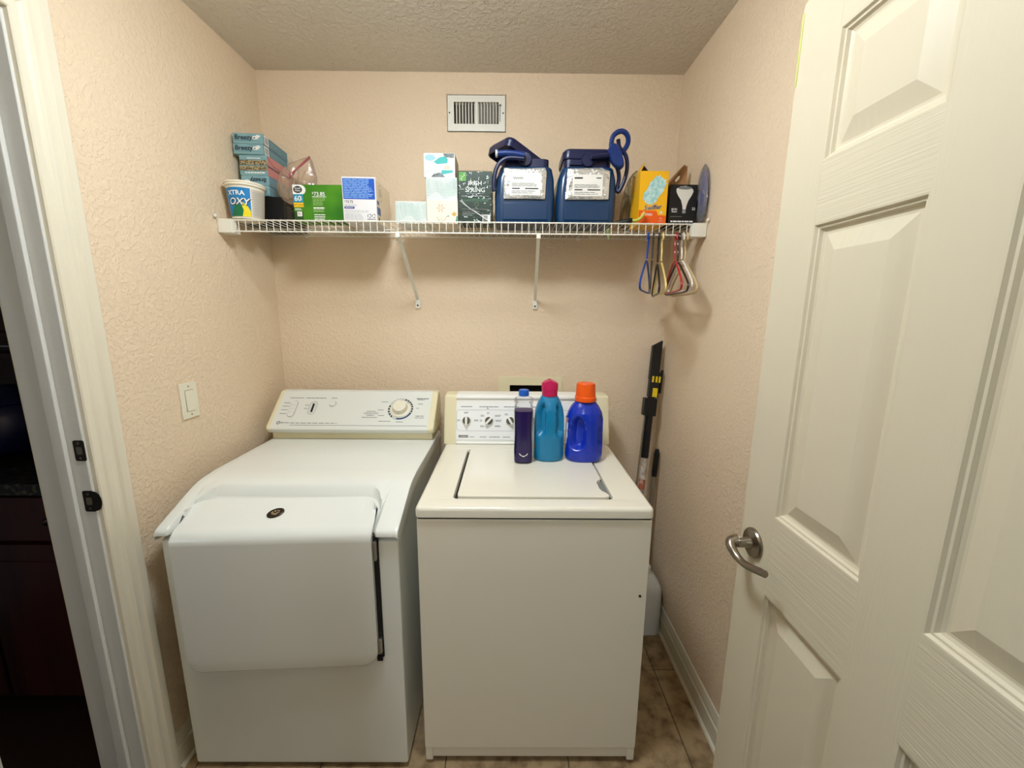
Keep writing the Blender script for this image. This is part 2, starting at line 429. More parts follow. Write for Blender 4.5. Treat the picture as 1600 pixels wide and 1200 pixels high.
# added unseen window frame and lamp for cool daylight, well back to the left
wn = empty_struct('added_window_1', (-2.49, -1.3, 1.5), 'added unseen kitchen window for cool daylight, to the left of the doorway')
b = MB()
for q in ((-1.9, -1.84, .9, 2.1), (-.76, -.70, .9, 2.1), (-1.84, -.76, .9, .96), (-1.84, -.76, 2.04, 2.1), (-1.32, -1.28, .96, 2.04)): b.box(-2.50, -2.45, q[0], q[1], q[2], q[3])
obj('added_window_frame', b, 'trim', wn)
dl = bpy.data.lights.new('daylight', 'AREA'); dl.shape = 'RECTANGLE'; dl.size = 1.0; dl.size_y = 1.0; dl.energy = WINDOW_FILL; dl.color = (.80, .90, 1.0)
do = bpy.data.objects.new('daylight', dl); COL.objects.link(do); do.location = (-2.44, -1.3, 1.5); do.rotation_euler = (0, R(-90), 0)

# ------------------------------------------------------------------ kitchen seen through the left opening
KX = XL-LT
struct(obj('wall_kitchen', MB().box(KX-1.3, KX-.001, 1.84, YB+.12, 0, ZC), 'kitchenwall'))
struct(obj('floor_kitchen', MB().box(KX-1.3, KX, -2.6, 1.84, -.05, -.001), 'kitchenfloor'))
t = thing('base_cabinet', 'dark cherry kitchen base cabinet seen through the left doorway', 'cabinet', (KX-.55, 1.50, 0))
obj('body', MB().box(KX-1.10, KX-.003, 1.222, 1.838, .10, .879), 'redwood', t)
obj('toe_kick', MB().box(KX-1.10, KX-.003, 1.29, 1.80, 0, .10), 'black', t)
for a, c in ((KX-1.09, KX-.56), (KX-.545, KX-.02)):
    d = obj('door', MB().box(a, c, 1.202, 1.221, .115, .70, .002), 'redwood', t)
    obj('door_panel', MB().box(a+.06, c-.06, 1.199, 1.2025, .175, .64, .0015), 'redwood', d)
    d = obj('drawer', MB().box(a, c, 1.202, 1.221, .715, .865, .002), 'redwood', t)
    obj('knob', MB().sph(((a+c)/2, 1.19, .79), .013), 'bronze', d)
tag(obj('countertop', MB().box(KX-1.12, KX-.002, 1.185, 1.839, .88, .918, .004), 'granite'), 'dark speckled granite countertop on the cherry cabinet', 'countertop')
t = thing('stock_pot', 'dark blue rounded pot standing on the granite countertop', 'pot', (-1.93, 1.50, .918))
obj('body', MB().lathe([(.10, .0), (.165, .03), (.195, .09), (.19, .15), (.16, .195), (.150, .20)], 36), 'potblue', t, world=False)
obj('lid', MB().lathe([(.158, .201), (.14, .225), (.07, .25), (.02, .255), (.0001, .256)], 36), 'potblue', t, world=False)
t = thing('wall_rack', 'dark two-board wall rack above the pot in the kitchen', 'rack', (-1.75, 1.72, 1.26))
for z in (1.262, 1.345): obj('board', MB().box(-2.2, -1.30, 1.62, 1.838, z, z+.018, .002), 'redwood', t)
obj('side', MB().box(-1.30, -1.282, 1.62, 1.838, 1.25, 1.42, .002), 'redwood', t)
obj('rail', MB().cyl((-2.2, 1.615, 1.31), (-1.29, 1.615, 1.31), .004, n=8), 'steel', t)

# ------------------------------------------------------------------ air vent on the back wall
t = thing('air_vent', 'small white metal air vent high on the back wall', 'vent', (-.1485, YB, 2.2835))
fx0, fx1, fz0, fz1 = -.272, -.025, 2.213, 2.354; yf = YB-.006
b = MB()
sx0, sx1, sxm0, sxm1, sz0, sz1 = -.243, -.055, -.153, -.143, 2.243, 2.327
for q in ((fx0, sx0, fz0, fz1), (sx1, fx1, fz0, fz1), (sx0, sx1, fz0, sz0), (sx0, sx1, sz1, fz1), (sxm0, sxm1, sz0, sz1)):
    b.box(q[0], q[1], yf, yf+.002, q[2], q[3])
for q in ((fx0, fx0+.002, fz0, fz1), (fx1-.002, fx1, fz0, fz1), (fx0, fx1, fz0, fz0+.002), (fx0, fx1, fz1-.002, fz1)):
    b.box(q[0], q[1], yf, YB, q[2], q[3])
obj('frame', b, 'vent', t)
for k in range(7):
    for (a, c, s) in ((sx0, sxm0, 1), (sxm1, sx1, -1)):
        p = (c-a)/7; xc = a+p*(k+.5)+s*p*.28
        mx = Matrix.Translation((xc, yf+.006, 0)) @ Matrix.Rotation(s*R(-52), 4, 'Z')
        obj('slat', MB().box(-.006, .006, -.0005, .0005, sz0, sz1, mx=mx), 'vent', t)
obj('duct', MB().box(VX0+.001, VX1-.001, YB+.03, YB+.032, VZ0+.001, VZ1-.001), 'duct', t)
obj('lever', MB().box(-.0505, -.0475, yf-.0008, yf+.0005, 2.252, 2.318).box(-.0515, -.0445, yf-.006, yf, 2.312, 2.317), 'greyink', t)
for x in (-.262, -.036): obj('screw', MB().prism(ell(x, 2.285, .003, .003, 14), 'Y', yf-.0012, yf), 'bronze', t)

# ------------------------------------------------------------------ washer hookup box
t = thing('hookup_box', 'recessed cream hookup box in the back wall behind the washer', 'outlet box', (.0965, YB, .96))
b = MB(); a0, a1, c0, c1 = -.053, .247, .93, 1.157
for q in ((a0, .0, c0, c1), (.195, a1, c0, c1), (.0, .195, c0, .975), (.0, .195, 1.118, c1)):
    b.box(q[0], q[1], YB-.007, YB-.0002, q[2], q[3])
obj('frame', b, 'cream', t)
obj('recess', MB().box(.001, .194, YB+.085, YB+.088, .976, 1.117), 'duct', t)
for x in (.04, .15):
    v = obj('valve', MB().cyl((x, YB+.03, .99), (x, YB+.03, 1.06), .012).cyl((x, YB+.03, 1.05), (x, YB-.002, 1.05), .010), 'bronze', t)

# ------------------------------------------------------------------ light switch
t = thing('light_switch', 'ivory rocker light switch on the left wall above the dryer', 'switch', (XL, 1.304, 1.165))
obj('cover_plate', MB().box(XL, XL+.006, 1.269, 1.339, 1.106, 1.224, .002), 'plate', t)
obj('rocker', MB().prism([(XL+.005, 1.131), (XL+.0098, 1.131), (XL+.0078, 1.165), (XL+.0070, 1.199), (XL+.005, 1.199)], 'Y', 1.2875, 1.3205), 'plate', t)
obj('rocker_gap', MB().box(XL+.006, XL+.0063, 1.286, 1.322, 1.1295, 1.2005), 'greyink', t)
for z in (1.118, 1.212): obj('screw', MB().prism(ell(1.304, z, .0028, .0028, 12), 'X', XL+.0055, XL+.0066), 'nickel', t)

# ================================================================== dryer
DRX0, DRX1, DRY = -1.004, -.320, 1.060
dry = thing('dryer', 'white front-loading dryer with sloped top, against the left wall', 'dryer', ((DRX0+DRX1)/2, 1.40, 0))
obj('cabinet', MB().prism([(DRY, .018), (DRY, .806), (1.20, .860), (1.30, .885), (1.765, .899), (1.765, .018)], 'X', DRX0, DRX1, .007, 2), 'dryerwhite', dry)
obj('base', MB().box(DRX0+.02, DRX1-.02, DRY+.03, 1.75, 0, .019), 'black', dry)
TAIL = [(1.765, .926), (1.768, .922), (1.768, .902), (1.27, .898), (1.20, .873), (1.08, .823)]
full = [(1.056, .824), (1.047, .828), (1.047, .838), (1.053, .847), (1.070, .855), (1.130, .881), (1.170, .8985), (1.186, .9055), (1.204, .9125), (1.222, .9175), (1.245, .9215), (1.30, .926)]+TAIL
def zfull(y):
    P = full[2:12]
    for (ya, za), (yb, zb) in zip(P, P[1:]):
        if ya <= y <= yb: return za+(zb-za)*(y-ya)/(yb-ya)
    return .926
def low(bk):
    """profile through the hollow for the door top; bk pulls its rear wall forward (rounded corners)"""
    return [(1.075, .826), (1.070, .829), (1.071, .833), (1.080, .838), (1.095, .845), (1.135-.7*bk, .861-.28*bk), (1.180-bk, .878-.4*bk), (1.189-bk, .883-.4*bk), (1.200-bk, zfull(1.200-bk)-.001), (1.222, .9175), (1.245, .9215), (1.30, .926)]+TAIL
def shift(P, d): return [(y, z-d) for y, z in P]
def prof(x, P): return [(x, y, z) for y, z in P]
def mix(A, Bq, t): return [(a[0]*(1-t)+b_[0]*t, a[1]*(1-t)+b_[1]*t) for a, b_ in zip(A, Bq)]
st = [(DRX0-.004, shift(full, .012)), (DRX0-.003, shift(full, .004)), (DRX0+.004, full), (-.976, full), (-.972, mix(full, low(.075), .12)), (-.966, mix(full, low(.07), .5)), (-.960, mix(full, low(.058), .88)), (-.953, low(.042)), (-.944, low(.020)), (-.933, low(.006)), (-.920, low(0)),
      (-.432, low(0)), (-.417, low(.006)), (-.405, low(.020)), (-.397, low(.040)), (-.391, mix(full, low(.056), .88)), (-.386, mix(full, low(.066), .5)), (-.381, mix(full, low(.075), .12)), (-.376, full), (DRX1-.004, full), (DRX1+.003, shift(full, .004)), (DRX1+.004, shift(full, .012))]
obj('top_panel', MB().loft([prof(x, P) for x, P in st]), 'dryerwhite', dry, ang=50)
# door: hinged on its right edge and standing a little ajar
hx, hyy = -.386, 1.049
dd = obj('door', MB(), 'dryerwhite', dry, world=False)
def doorprof(x, lift, back):
    o = [(.004, .402+lift), (-.002, .404+lift), (-.006, .410+lift), (-.007, .45+lift*.3), (-.008, .62), (-.008, .815), (-.006, .829), (.000, .840), (.010, .8475), (.022, .8535), (.075, .8735), (.118-back, .8905), (.127-back, .8915), (.129-back, .885)]
    i = [(.115-back, .879), (.07, .860), (.024, .842), (.014, .832), (.010, .815), (.010, .62), (.010, .41+lift)]
    return [(x, y, z) for y, z in o+i]
ds = []
for x, lf, bk in ((-.553, .040, .06), (-.551, .024, .045), (-.545, .012, .026), (-.535, .004, .010), (-.519, 0, 0), (-.30, 0, 0), (-.052, 0, 0), (-.036, .004, .008), (-.022, .012, .022), (-.011, .024, .042), (-.005, .040, .06)):
    ds.append(doorprof(x, lf, bk))
mbd = MB().loft(ds); bmesh.ops.recalc_face_normals(mbd.bm, faces=mbd.bm.faces); mbd.bm.to_mesh(dd.data); mbd.bm.free()
for p in dd.data.polygons: p.use_smooth = True
dd.data.set_sharp_from_angle(angle=R(48))
dd.location = Vector((hx, hyy, 0))-dry.location; dd.rotation_euler = (0, 0, R(3.1))
# oval bronze emblem on the sloped part of the door
sl = math.atan2(.040, .106)
em = Matrix.Translation((-.300, .068, .8716)) @ Matrix.Rotation(sl, 4, 'X') @ Matrix.Rotation(R(24), 4, 'Z')
bd = obj('emblem', MB().lathe([(.0235, 0), (.0235, .0022), (.021, .0034), (.019, .0026), (.0001, .0028)], 36, sx=1, sy=.72, mx=em), 'bronze', dd, world=False)
bd['label'] = 'oval bronze emblem with a pale leaf motif'
lm = mat('emblem_leaf', (168, 150, 116), .35, .7)
leaf = MB()
for k, (u, v, a) in enumerate(((-.008, .004, 40), (0, .006, 90), (.008, .004, 140), (-.006, -.003, 10), (.006, -.003, 170), (0, -.007, 0))):
    leaf.sph((0, 0, 0), .005, (1, .45, .3), 10, mx=em @ Matrix.Translation((u, v, .003)) @ Matrix.Rotation(R(a), 4, 'Z'))
obj('motif', leaf, lm, bd, world=False)
obj('door_gap_shade', MB().box(-.390, -.3765, 1.0545, 1.061, .425, .826).box(-.398, -.382, 1.0545, 1.061, .410, .428), 'gap', dry)  # dark strip laid on the cabinet as the shade of the hinge-side gap
for z0, z1 in ((.755, .815), (.445, .495)):
    obj('hinge', MB().box(-.388, -.379, 1.043, 1.056, z0, z1, .002), 'steel', dry)
# console
CP = [(1.628, .9265), (1.628, .950), (1.612, .958), (1.602, .966), (1.598, .976), (1.601, .986), (1.736, 1.1085), (1.745, 1.112), (1.775, 1.110), (1.785, 1.10), (1.785, .9265)]
con = obj('console', MB().prism([(1.630, .9262), (1.630, .955), (1.788, .965), (1.788, .9262)], 'X', DRX0+.006, DRX1-.006, .003), 'cream', dry)
CF = [(1.640, .952), (1.614, .958), (1.604, .966), (1.600, .976), (1.603, .986), (1.736, 1.1075), (1.745, 1.111), (1.775, 1.110), (1.785, 1.10), (1.785, .952)]
obj('control_panel', MB().prism(CF, 'X', -.990, -.340), 'panelgrey', con)
for xa, xb, s in ((-.990, -1.008, -1), (-.340, -.314, 1)):
    cx, cz = 1.70, 1.02
    rr = [[(xa, y, z) for y, z in CF], [(xa+(xb-xa)*.6, y-.001, z+.0005) for y, z in CF], [(xa+(xb-xa)*.9, y+(cx-y)*.03, z+(cz-z)*.04) for y, z in CF], [(xb, y+(cx-y)*.10, z+(cz-z)*.12) for y, z in CF]]
    obj('end_cap', MB().loft(rr), 'cream', con)
Dm = face_matrix(Vector((0, 1.603, .986))-dry.location, (1, 0, 0), (0, .133, .1215))
dv = .011     # v shift of the measured plane to the front of the face
def dre(n, m, rects=(), polys=(), k=.0006): return decal(con, n, m, Dm, rects, polys, k)
def oval_ring(u, v0, v1, r, w):
    o = [(u+r*math.cos(R(a)), v1-r+r*math.sin(R(a))) for a in range(0, 181, 15)]+[(u+r*math.cos(R(a)), v0+r+r*math.sin(R(a))) for a in range(180, 361, 15)]
    return stroke(o+[o[0]], w)
bt = obj('button_bank', MB().loft([[Dm @ Vector((u, v, n)) for u, v in rrect(-.938, -.912, .050, .128, .0125)] for n in (0, .003)]), 'panelgrey', con, world=False)
dre('button_outline', 'greyink', polys=oval_ring(-.925, .048, .130, .0145, .0012))
decal(con, 'button_seam', 'paleink', Dm, [(-.937, -.913, v, v+.001) for v in (.070, .089, .108)], n=.0034)
dre('button_outline', 'greyink', polys=oval_ring(-.842, .062, .128, .0155, .0012)+oval_ring(-.842, .067, .123, .0105, .0006))
obj('start_slot', MB().loft([[Dm @ Vector((u, v, n)) for u, v in rrect(-.846, -.838, .073, .117, .0035)] for n in (0, .002)]), 'black', con, world=False)
dre('button_outline', 'greyink', polys=stroke([(-.762+.0145*math.cos(R(a)), .116+.0145*math.sin(R(a))) for a in range(-160, 61, 12)], .0013))
obj('push_button', MB().lathe([(.0125, 0), (.0125, .003), (.011, .004), (.0001, .004)], 24, mx=Dm @ Matrix.Translation((-.762, .116, 0))), 'panelgrey', con, world=False)
small_print(con, 'greyink', Dm, -.953, -.893, .143, .149, 1, .5, 0)
small_print(con, 'greyink', Dm, -.884, -.798, .143, .149, 1, .5, 0)
small_print(con, 'greyink', Dm, -.774, -.750, .143, .149, 1, .5, 0, words=1)
for v in (.120, .102, .084, .065): small_print(con, 'greyink', Dm, -.972, -.944, v-.002, v+.002, 1, .6, 0, words=1)
for v in (.109, .091): small_print(con, 'greyink', Dm, -.878, -.862, v-.002, v+.002, 1, .6, 0, words=1)
dre('brand_mark', 'ink', polys=stroke(ell(-.962, .0195, .0062, .0062, 18)+[(-.9558, .0195)], .0024))
lettering(con, 'MAYTAG', 'greyink', Dm, -.952, .0168, .0085, .01)
small_print(con, 'greyink', Dm, -.912, -.72, .0155, .0215, 1, .45, 0, words=9)
dre('trim_line', 'greyink', rects=[(-.912, -.345, .0075, .0092)])
dre('dial_ring', 'ink', polys=stroke(ell(-.466, .092, .0525, .0525, 48)+[(-.4135, .092)], .0014)+stroke(ell(-.466, .092, .046, .046, 48)+[(-.42, .092)], .001))
seg = []
for a in list(range(-18, 75, 14))+list(range(160, 232, 16)): seg += [[(-.466+r*math.cos(R(a+q)), .092+r*math.sin(R(a+q))) for r, q in ((.0465, 0), (.0525, 0), (.0525, 9), (.0465, 9))]]
for q in seg: dre('dial_mark', 'ink', polys=[q], k=.0009)
dre('dial_band', 'bluedial', polys=[[(-.466+r*math.cos(R(a+q)), .092+r*math.sin(R(a+q))) for r, q in ((.0465, 0), (.0525, 0), (.0525, 10), (.0465, 10))] for a in range(258, 336, 10)], k=.0009)
kn = obj('timer_knob', MB().lathe([(.041, 0), (.041, .003), (.034, .006), (.032, .007), (.029, .024), (.027, .027), (.0001, .029)], 40, mx=Dm @ Matrix.Translation((-.466, .092, 0))), 'plate', con, world=False)
decal(kn, 'pointer', 'ink', Dm, polys=stroke([(-.442, .116), (-.436, .122)], .003), n=.0045)
for u, v, w in ((-.555, .128, .03), (-.562, .086, .024), (-.556, .058, .026), (-.548, .030, .05), (-.475, .027, .03), (-.40, .14, .03), (-.395, .118, .022), (-.40, .096, .012)): small_print(con, 'greyink', Dm, u, u+w, v-.0022, v+.0022, 1, .6, 0, words=2)
lettering(con, 'WRINKLE FREE', 'greyink', Dm, -.588, .066, .0092, .008, 'CENTER')
lettering(con, 'FABRICS', 'greyink', Dm, -.588, .056, .0092, .008, 'CENTER')
small_print(con, 'greyink', Dm, -.608, -.57, .076, .081, 1, .5, 0, words=2); small_print(con, 'greyink', Dm, -.622, -.555, .046, .051, 1, .5, 0, words=4)
lettering(con, 'TIME DRY', 'greyink', Dm, -.380, .053, .0085, .008, 'CENTER')
lettering(con, 'AIR FLUFF', 'greyink', Dm, -.380, .044, .0085, .008, 'CENTER')
small_print(con, 'greyink', Dm, -.405, -.352, .143, .149, 1, .7, 0, words=2)

# ================================================================== washer
WX0, WX1, WY = -.268, .418, 1.073
wsh = thing('washer', 'white top-loading washing machine carrying three detergent bottles', 'washing machine', ((WX0+WX1)/2, 1.40, 0))
b = MB().prism([(WY, .062), (WY, .866), (WY+.004, .8710), (1.70, .8710), (1.70, .03), (WY+.004, .03), (WY+.006, .058)], 'X', WX0, WX1, .004, 2)
obj('cabinet', b, 'washerwhite', wsh)
obj('kick_panel', MB().box(WX0+.004, WX1-.004, WY+.005, WY+.02, .022, .062, .003).box(WX0+.001, WX0+.026, WY+.001, WY+.03, .012, .06, .004).box(WX1-.026, WX1-.001, WY+.001, WY+.03, .012, .06, .004), 'washerwhite', wsh)
for x in (WX0+.04, WX1-.04):
    for y in (WY+.05, 1.66): obj('foot', MB().cyl((x, y, 0), (x, y, .032), .02, .016), 'black', wsh)
obj('screw', MB().prism(ell(.397, .623, .004, .004, 14), 'Y', WY-.002, WY), 'bronze', wsh)
def ringz(x0, x1, y0, y1, r, z): return [(x, y, z) for x, y in rrect(x0, x1, y0, y1, r)]
obj('seam', MB().box(WX0+.004, WX1-.004, WY+.002, 1.69, .8705, .878), 'gap', wsh)
X0, X1, Y0, Y1 = WX0-.003, WX1+.003, WY-.006, 1.705
rg = [ringz(X0+.004, X1-.004, Y0+.004, Y1, .012, .8765), ringz(X0, X1, Y0, Y1, .016, .8785), ringz(X0, X1, Y0, Y1, .016, .898), ringz(X0+.002, X1-.002, Y0+.002, Y1-.002, .015, .9045), ringz(X0+.006, X1-.006, Y0+.006, Y1-.006, .013, .908), ringz(X0+.011, X1-.011, Y0+.011, Y1-.01, .012, .909),
      ringz(-.238, .389, 1.118, 1.578, .012, .909), ringz(-.232, .383, 1.122, 1.574, .010, .9062), ringz(-.170, .318, 1.130, 1.566, .014, .9062), ringz(-.168, .316, 1.132, 1.564, .013, .896)]
obj('top_panel', MB().loft(rg), 'washerwhite', wsh, ang=40)
obj('lid_gap_shade', MB().prism(rrect(-.1675, .3155, 1.1325, 1.5635, .012), 'Z', .8961, .8968), 'gap', wsh)  # dark sheet on the groove floor, painting in the shade around the lid
LID = [(-.158, 1.152), (-.155, 1.142), (-.146, 1.139), (.296, 1.139), (.306, 1.143), (.309, 1.152), (.305, 1.166), (.294, 1.180), (.289, 1.200), (.290, 1.245), (.297, 1.262), (.308, 1.272), (.309, 1.290), (.309, 1.545), (.305, 1.554), (.296, 1.557), (-.146, 1.557), (-.155, 1.554), (-.158, 1.545)]
obj('lid', MB().prism(LID, 'Z', .8965, .9105, .0022, 2), 'washerwhite', wsh)
obj('lid_scoop', MB().prism([(.289, 1.155), (.314, 1.155), (.314, 1.275), (.289, 1.275)], 'Z', .8962, .9005), 'greyink', wsh)
# console
WP = [(1.621, .9095), (1.6235, .917), (1.672, 1.100), (1.676, 1.108), (1.684, 1.113), (1.745, 1.113), (1.755, 1.105), (1.765, .9095)]
wc = obj('console', MB().prism([(y+.003, z) for y, z in WP], 'X', -.226, .372), 'consolewhite', wsh)
for xa, xb in ((-.276, -.2262), (.3722, .4225)):
    out = xa if xa < 0 else xb; inn = xb if xa < 0 else xa; s = 1 if xa < 0 else -1
    rr = [[(inn, y, z) for y, z in WP], [(out+s*.012, y, z) for y, z in WP], [(out+s*.004, y+(1.70-y)*.02, z+(1.0-z)*.012) for y, z in WP], [(out, y+(1.70-y)*.07, z+(1.0-z)*.04) for y, z in WP]]
    obj('end_cap', MB().loft(rr), 'cream', wc)
obj('bezel_roll', MB().tube([(-.226, 1.675, 1.100), (.372, 1.675, 1.100)], .0085, 12).tube([(-.224, 1.6245, .914), (.371, 1.6245, .914)], .005, 10), 'consolewhite', wc)
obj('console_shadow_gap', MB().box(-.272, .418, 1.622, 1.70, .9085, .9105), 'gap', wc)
Wm = face_matrix(Vector((0, 1.6235+.003, .917))-wsh.location, (1, 0, 0), (0, .0485, .183))
obj('control_panel', MB().loft([[Wm @ Vector((u, v, n)) for u, v in rrect(-.232, .378, .010, .162, .012)] for n in (-.002, .0025)]), mat('panel_white', (244, 245, 243), .25), wc, world=False)
K = .003
decal(wc, 'panel_outline', 'paleink', Wm, polys=stroke(rrect(-.224, .370, .048, .136, .012)+[rrect(-.224, .370, .048, .136, .012)[0]], .0012), n=K)
for u, ang in ((-.182, 0), (-.087, -42), (.003, 30), (.095, 0)):
    mk = Wm @ Matrix.Translation((u, .091, .0026)) @ Matrix.Rotation(R(ang), 4, 'Z')
    k_ = obj('knob', MB().lathe([(.0195, 0), (.0195, .004), (.0165, .010), (.0001, .0105)], 32, mx=mk), 'consolewhite', wc, world=False)
    obj('dial_face', MB().lathe([(.0162, .0100), (.0155, .0114), (.0001, .0115)], 32, mx=mk), 'olive', k_, world=False)
    obj('grip', MB().box(-.0048, .0048, -.018, .018, .004, .021, .0018, mx=mk), 'consolewhite', k_, world=False)
for u0, u1 in ((-.206, -.158), (-.128, -.046), (-.024, .04), (.10, .16)): small_print(wc, 'greyink', Wm, u0, u1, .1475, .1525, 1, .6, 0, n=K)
for u, v, w in ((-.192, .124, .018), (-.222, .092, .014), (-.150, .092, .018), (-.097, .143, .010), (-.096, .123, .012), (-.122, .112, .016), (-.126, .091, .012), (-.124, .068, .018), (-.062, .112, .026), (-.060, .091, .026), (-.062, .068, .026), (-.02, .118, .014)):
    small_print(wc, 'greyink', Wm, u, u+w, v-.004, v+.004, 2, .5, .2, n=K, words=2)
decal(wc, 'brand_plate', 'ink', Wm, [(-.214, -.174, .0195, .0295)], n=K)
lettering(wc, 'KENMORE', 'white', Wm, -.211, .0215, .0085, .004, n=.0034, sx=.92)
for u0, u1 in ((-.168, -.148), (-.125, -.098), (-.085, -.04), (-.028, .002), (.02, .06)): small_print(wc, 'greyink', Wm, u0, u1, .0195, .0245, 1, .5, 0, n=K, words=2)

# ================================================================== bottles on the washer lid
ZL = .9107
def sstep(a, b_, x):
    t = max(0, min(1, (x-a)/(b_-a))); return t*t*(3-2*t)
def jug_mesh(prof_, sx, sy, grips, n=72, steps=60, p=2.3):
    """prof_: (z, r); grips: (angle0, angle1, z0, z1, depth) hollows"""
    zs = [prof_[0][0]+(prof_[-1][0]-prof_[0][0])*i/steps for i in range(steps+1)]
    rings = []
    for z in zs:
        for (za, ra), (zb, rb) in zip(prof_, prof_[1:]):
            if za <= z <= zb+1e-9:
                t = (z-za)/(zb-za) if zb > za else 0; r = ra+(rb-ra)*t; break
        ring = []
        for i in range(n):
            a = 2*math.pi*i/n; ca, sa = math.cos(a), math.sin(a)
            k = (abs(ca)**p+abs(sa)**p)**(-1/p)
            d = 0
            for a0, a1, z0, z1, dep in grips:
                am = math.degrees(a); ac, ha, zc, hz = (a0+a1)/2, (a1-a0)/2, (z0+z1)/2, (z1-z0)/2
                ha *= 1-.22*max(-1, min(1, (z-zc)/hz))          # narrower towards the top
                q = (abs((am-ac)/ha)**2.6+abs((z-zc)/hz)**2.6)**(1/2.6)
                d = max(d, dep*(1-sstep(.68, 1.04, q)))
            ring.append(((r*sx*k-d)*ca, (r*sy*k-d)*sa, z))
        rings.append(ring)
    return MB().loft(rings)
# purple cleaner
t = thing('cleaner_bottle', 'clear bottle of purple cleaner with a blue cap, left of the jugs', 'bottle', (.052, 1.432, ZL), group='bottles on the washer')
def sq(r, a, z):
    ca, sa = abs(math.cos(a)), abs(math.sin(a)); return r*(ca**3.2+sa**3.2)**(-1/3.2)
clear = film_mat('clear_plastic', (250, 250, 252), .06, .0, .6, .0)
obj('bottle_body', MB().lathe([(.028, 0), (.0335, .004), (.0345, .015), (.0345, .05), (.0325, .10), (.0328, .15), (.0345, .19), (.0345, .212), (.030, .222), (.0345, .228), (.034, .240), (.022, .247), (.0145, .249), (.0145, .256)], 40, fn=sq), clear, t, world=False)
obj('liquid', MB().lathe([(.026, .002), (.0322, .006), (.0330, .015), (.0330, .05), (.0310, .10), (.0313, .15), (.0330, .19), (.0330, .198), (.0001, .1985)], 40, fn=sq), mat('purple_liquid', (42, 20, 100), .3), t, world=False)
obj('cap', MB().lathe([(.017, .2505), (.0185, .252), (.0185, .270), (.017, .273), (.0001, .2735)], 28, fn=lambda r, a, z: r*(1+.015*math.cos(20*a))), mat('blue_cap', (22, 92, 190), .35), t, world=False)
lb = obj('label', MB().box(-.0353, -.0348, -.026, .026, .03, .20, .0001, 1).box(.0348, .0353, -.026, .026, .03, .20, .0001, 1), 'white', t, world=False)
obj('embossed_mark', MB().tube([(-.016, -.0354, .042), (-.006, -.0354, .032), (.006, -.0354, .032), (.016, -.0354, .042)], .0011, 6).tube([(-.014, -.0354, .037), (0, -.0354, .029), (.014, -.0354, .037)], .0011, 6), 'white', t, world=False)
# teal jug
t = thing('detergent_jug', 'teal detergent jug with a magenta cap on the washer lid', 'jug', (.149, 1.462, ZL), group='bottles on the washer')
teal = mat('teal_plastic', (14, 122, 168), .3, coat=.2)
obj('jug_body', jug_mesh([(0, .050), (.004, .055), (.02, .0575), (.10, .0575), (.16, .0565), (.195, .052), (.222, .043), (.240, .033), (.246, .029), (.25, .0285)], 1, .78, [(212, 254, .095, .225, .020), (292, 332, .095, .225, .018)], p=2.2), teal, t, world=False)
cb = []
for z, r in ((.2455, .0285), (.268, .0295), (.270, .031), (.290, .0305)):
    cb.append([(r*math.cos(2*math.pi*i/32), r*math.sin(2*math.pi*i/32)*.95, z) for i in range(32)])
cb.append([(.0285*math.cos(2*math.pi*i/32), .027*math.sin(2*math.pi*i/32), .306-.42*abs(.0285*math.cos(2*math.pi*i/32))) for i in range(32)])
cb.append([(.012*math.cos(2*math.pi*i/32), .010*math.sin(2*math.pi*i/32), .307-.42*abs(.012*math.cos(2*math.pi*i/32))) for i in range(32)])
obj('cap', MB().loft(cb), mat('magenta_cap', (196, 26, 86), .38), t, world=False)
obj('label_dot', MB().sph((-.0535, -.012, .055), .014, (.18, .5, 1), 16), mat('red_label', (176, 20, 40), .4), t, world=False)
# blue jug
t = thing('detergent_jug', 'royal blue detergent jug with an orange cap on the washer lid', 'jug', (.283, 1.462, ZL), group='bottles on the washer')
blue = mat('royal_blue_plastic', (8, 48, 178), .26, coat=.25)
obj('jug_body', jug_mesh([(0, .062), (.005, .068), (.02, .0705), (.06, .0705), (.12, .069), (.16, .0685), (.185, .063), (.207, .052), (.222, .040), (.227, .036), (.232, .036)], 1, .72, [(213, 268, .045, .178, .030), (309, 340, .045, .178, .020)]), blue, t, world=False)
ob = lambda r, a, z: r*(1+(.012*math.cos(36*a) if z > .245 else 0))
obj('cap', MB().lathe([(.037, .2265), (.0395, .229), (.0395, .243), (.0365, .246), (.0335, .290), (.031, .294), (.0001, .295)], 72, fn=ob), mat('orange_cap', (242, 92, 12), .35), t, world=False)
lab = mat('label_orange_white', (206, 214, 226), .35, var=((214, 96, 44), 40, 2, .45, .6, I3))
rings = []
for z in (.045, .075, .10, .125, .15, .165):
    rings.append([((.0705 if z < .14 else .069)*math.cos(R(a))*1.012, .0705*.74*math.sin(R(a))*1.012, z) for a in range(150, 206, 6)])
obj('side_label', MB().loft(rings, closed=False), lab, t, world=False)

# ================================================================== wire shelf
SF, SB_, ZW = 1.556, 1.868, 1.7875      # front, back, deck wire height
ZS = ZW+.0016                            # things stand here
shelf = thing('wire_shelf', 'white wire shelf spanning the laundry above both machines', 'shelf', (-.174, 1.72, 1.742))
w0 = obj('cross_wire', MB().tube([(0, SB_, ZW), (0, SF+.006, ZW), (0, SF+.001, ZW-.002), (0, SF, ZW-.006), (0, SF, 1.744)], .00135, 6), 'wire', shelf)
base = w0.location.copy(); nW = 70
for k in range(nW):
    c = w0 if k == 0 else w0.copy()
    if k: COL.objects.link(c); c.parent = shelf
    c.location = (-1.048+k*(.700+1.048)/(nW-1), 0, 0)
for y, z, r in ((SF-.0005, ZW-.0038, .0026), (SF-.0035, 1.7445, .0028), (1.715, ZW-.0038, .0026), (SB_, ZW-.0038, .0026)):
    obj('long_rod', MB().cyl((-1.055, y, z), (.707, y, z), r, n=8), 'wire', shelf)
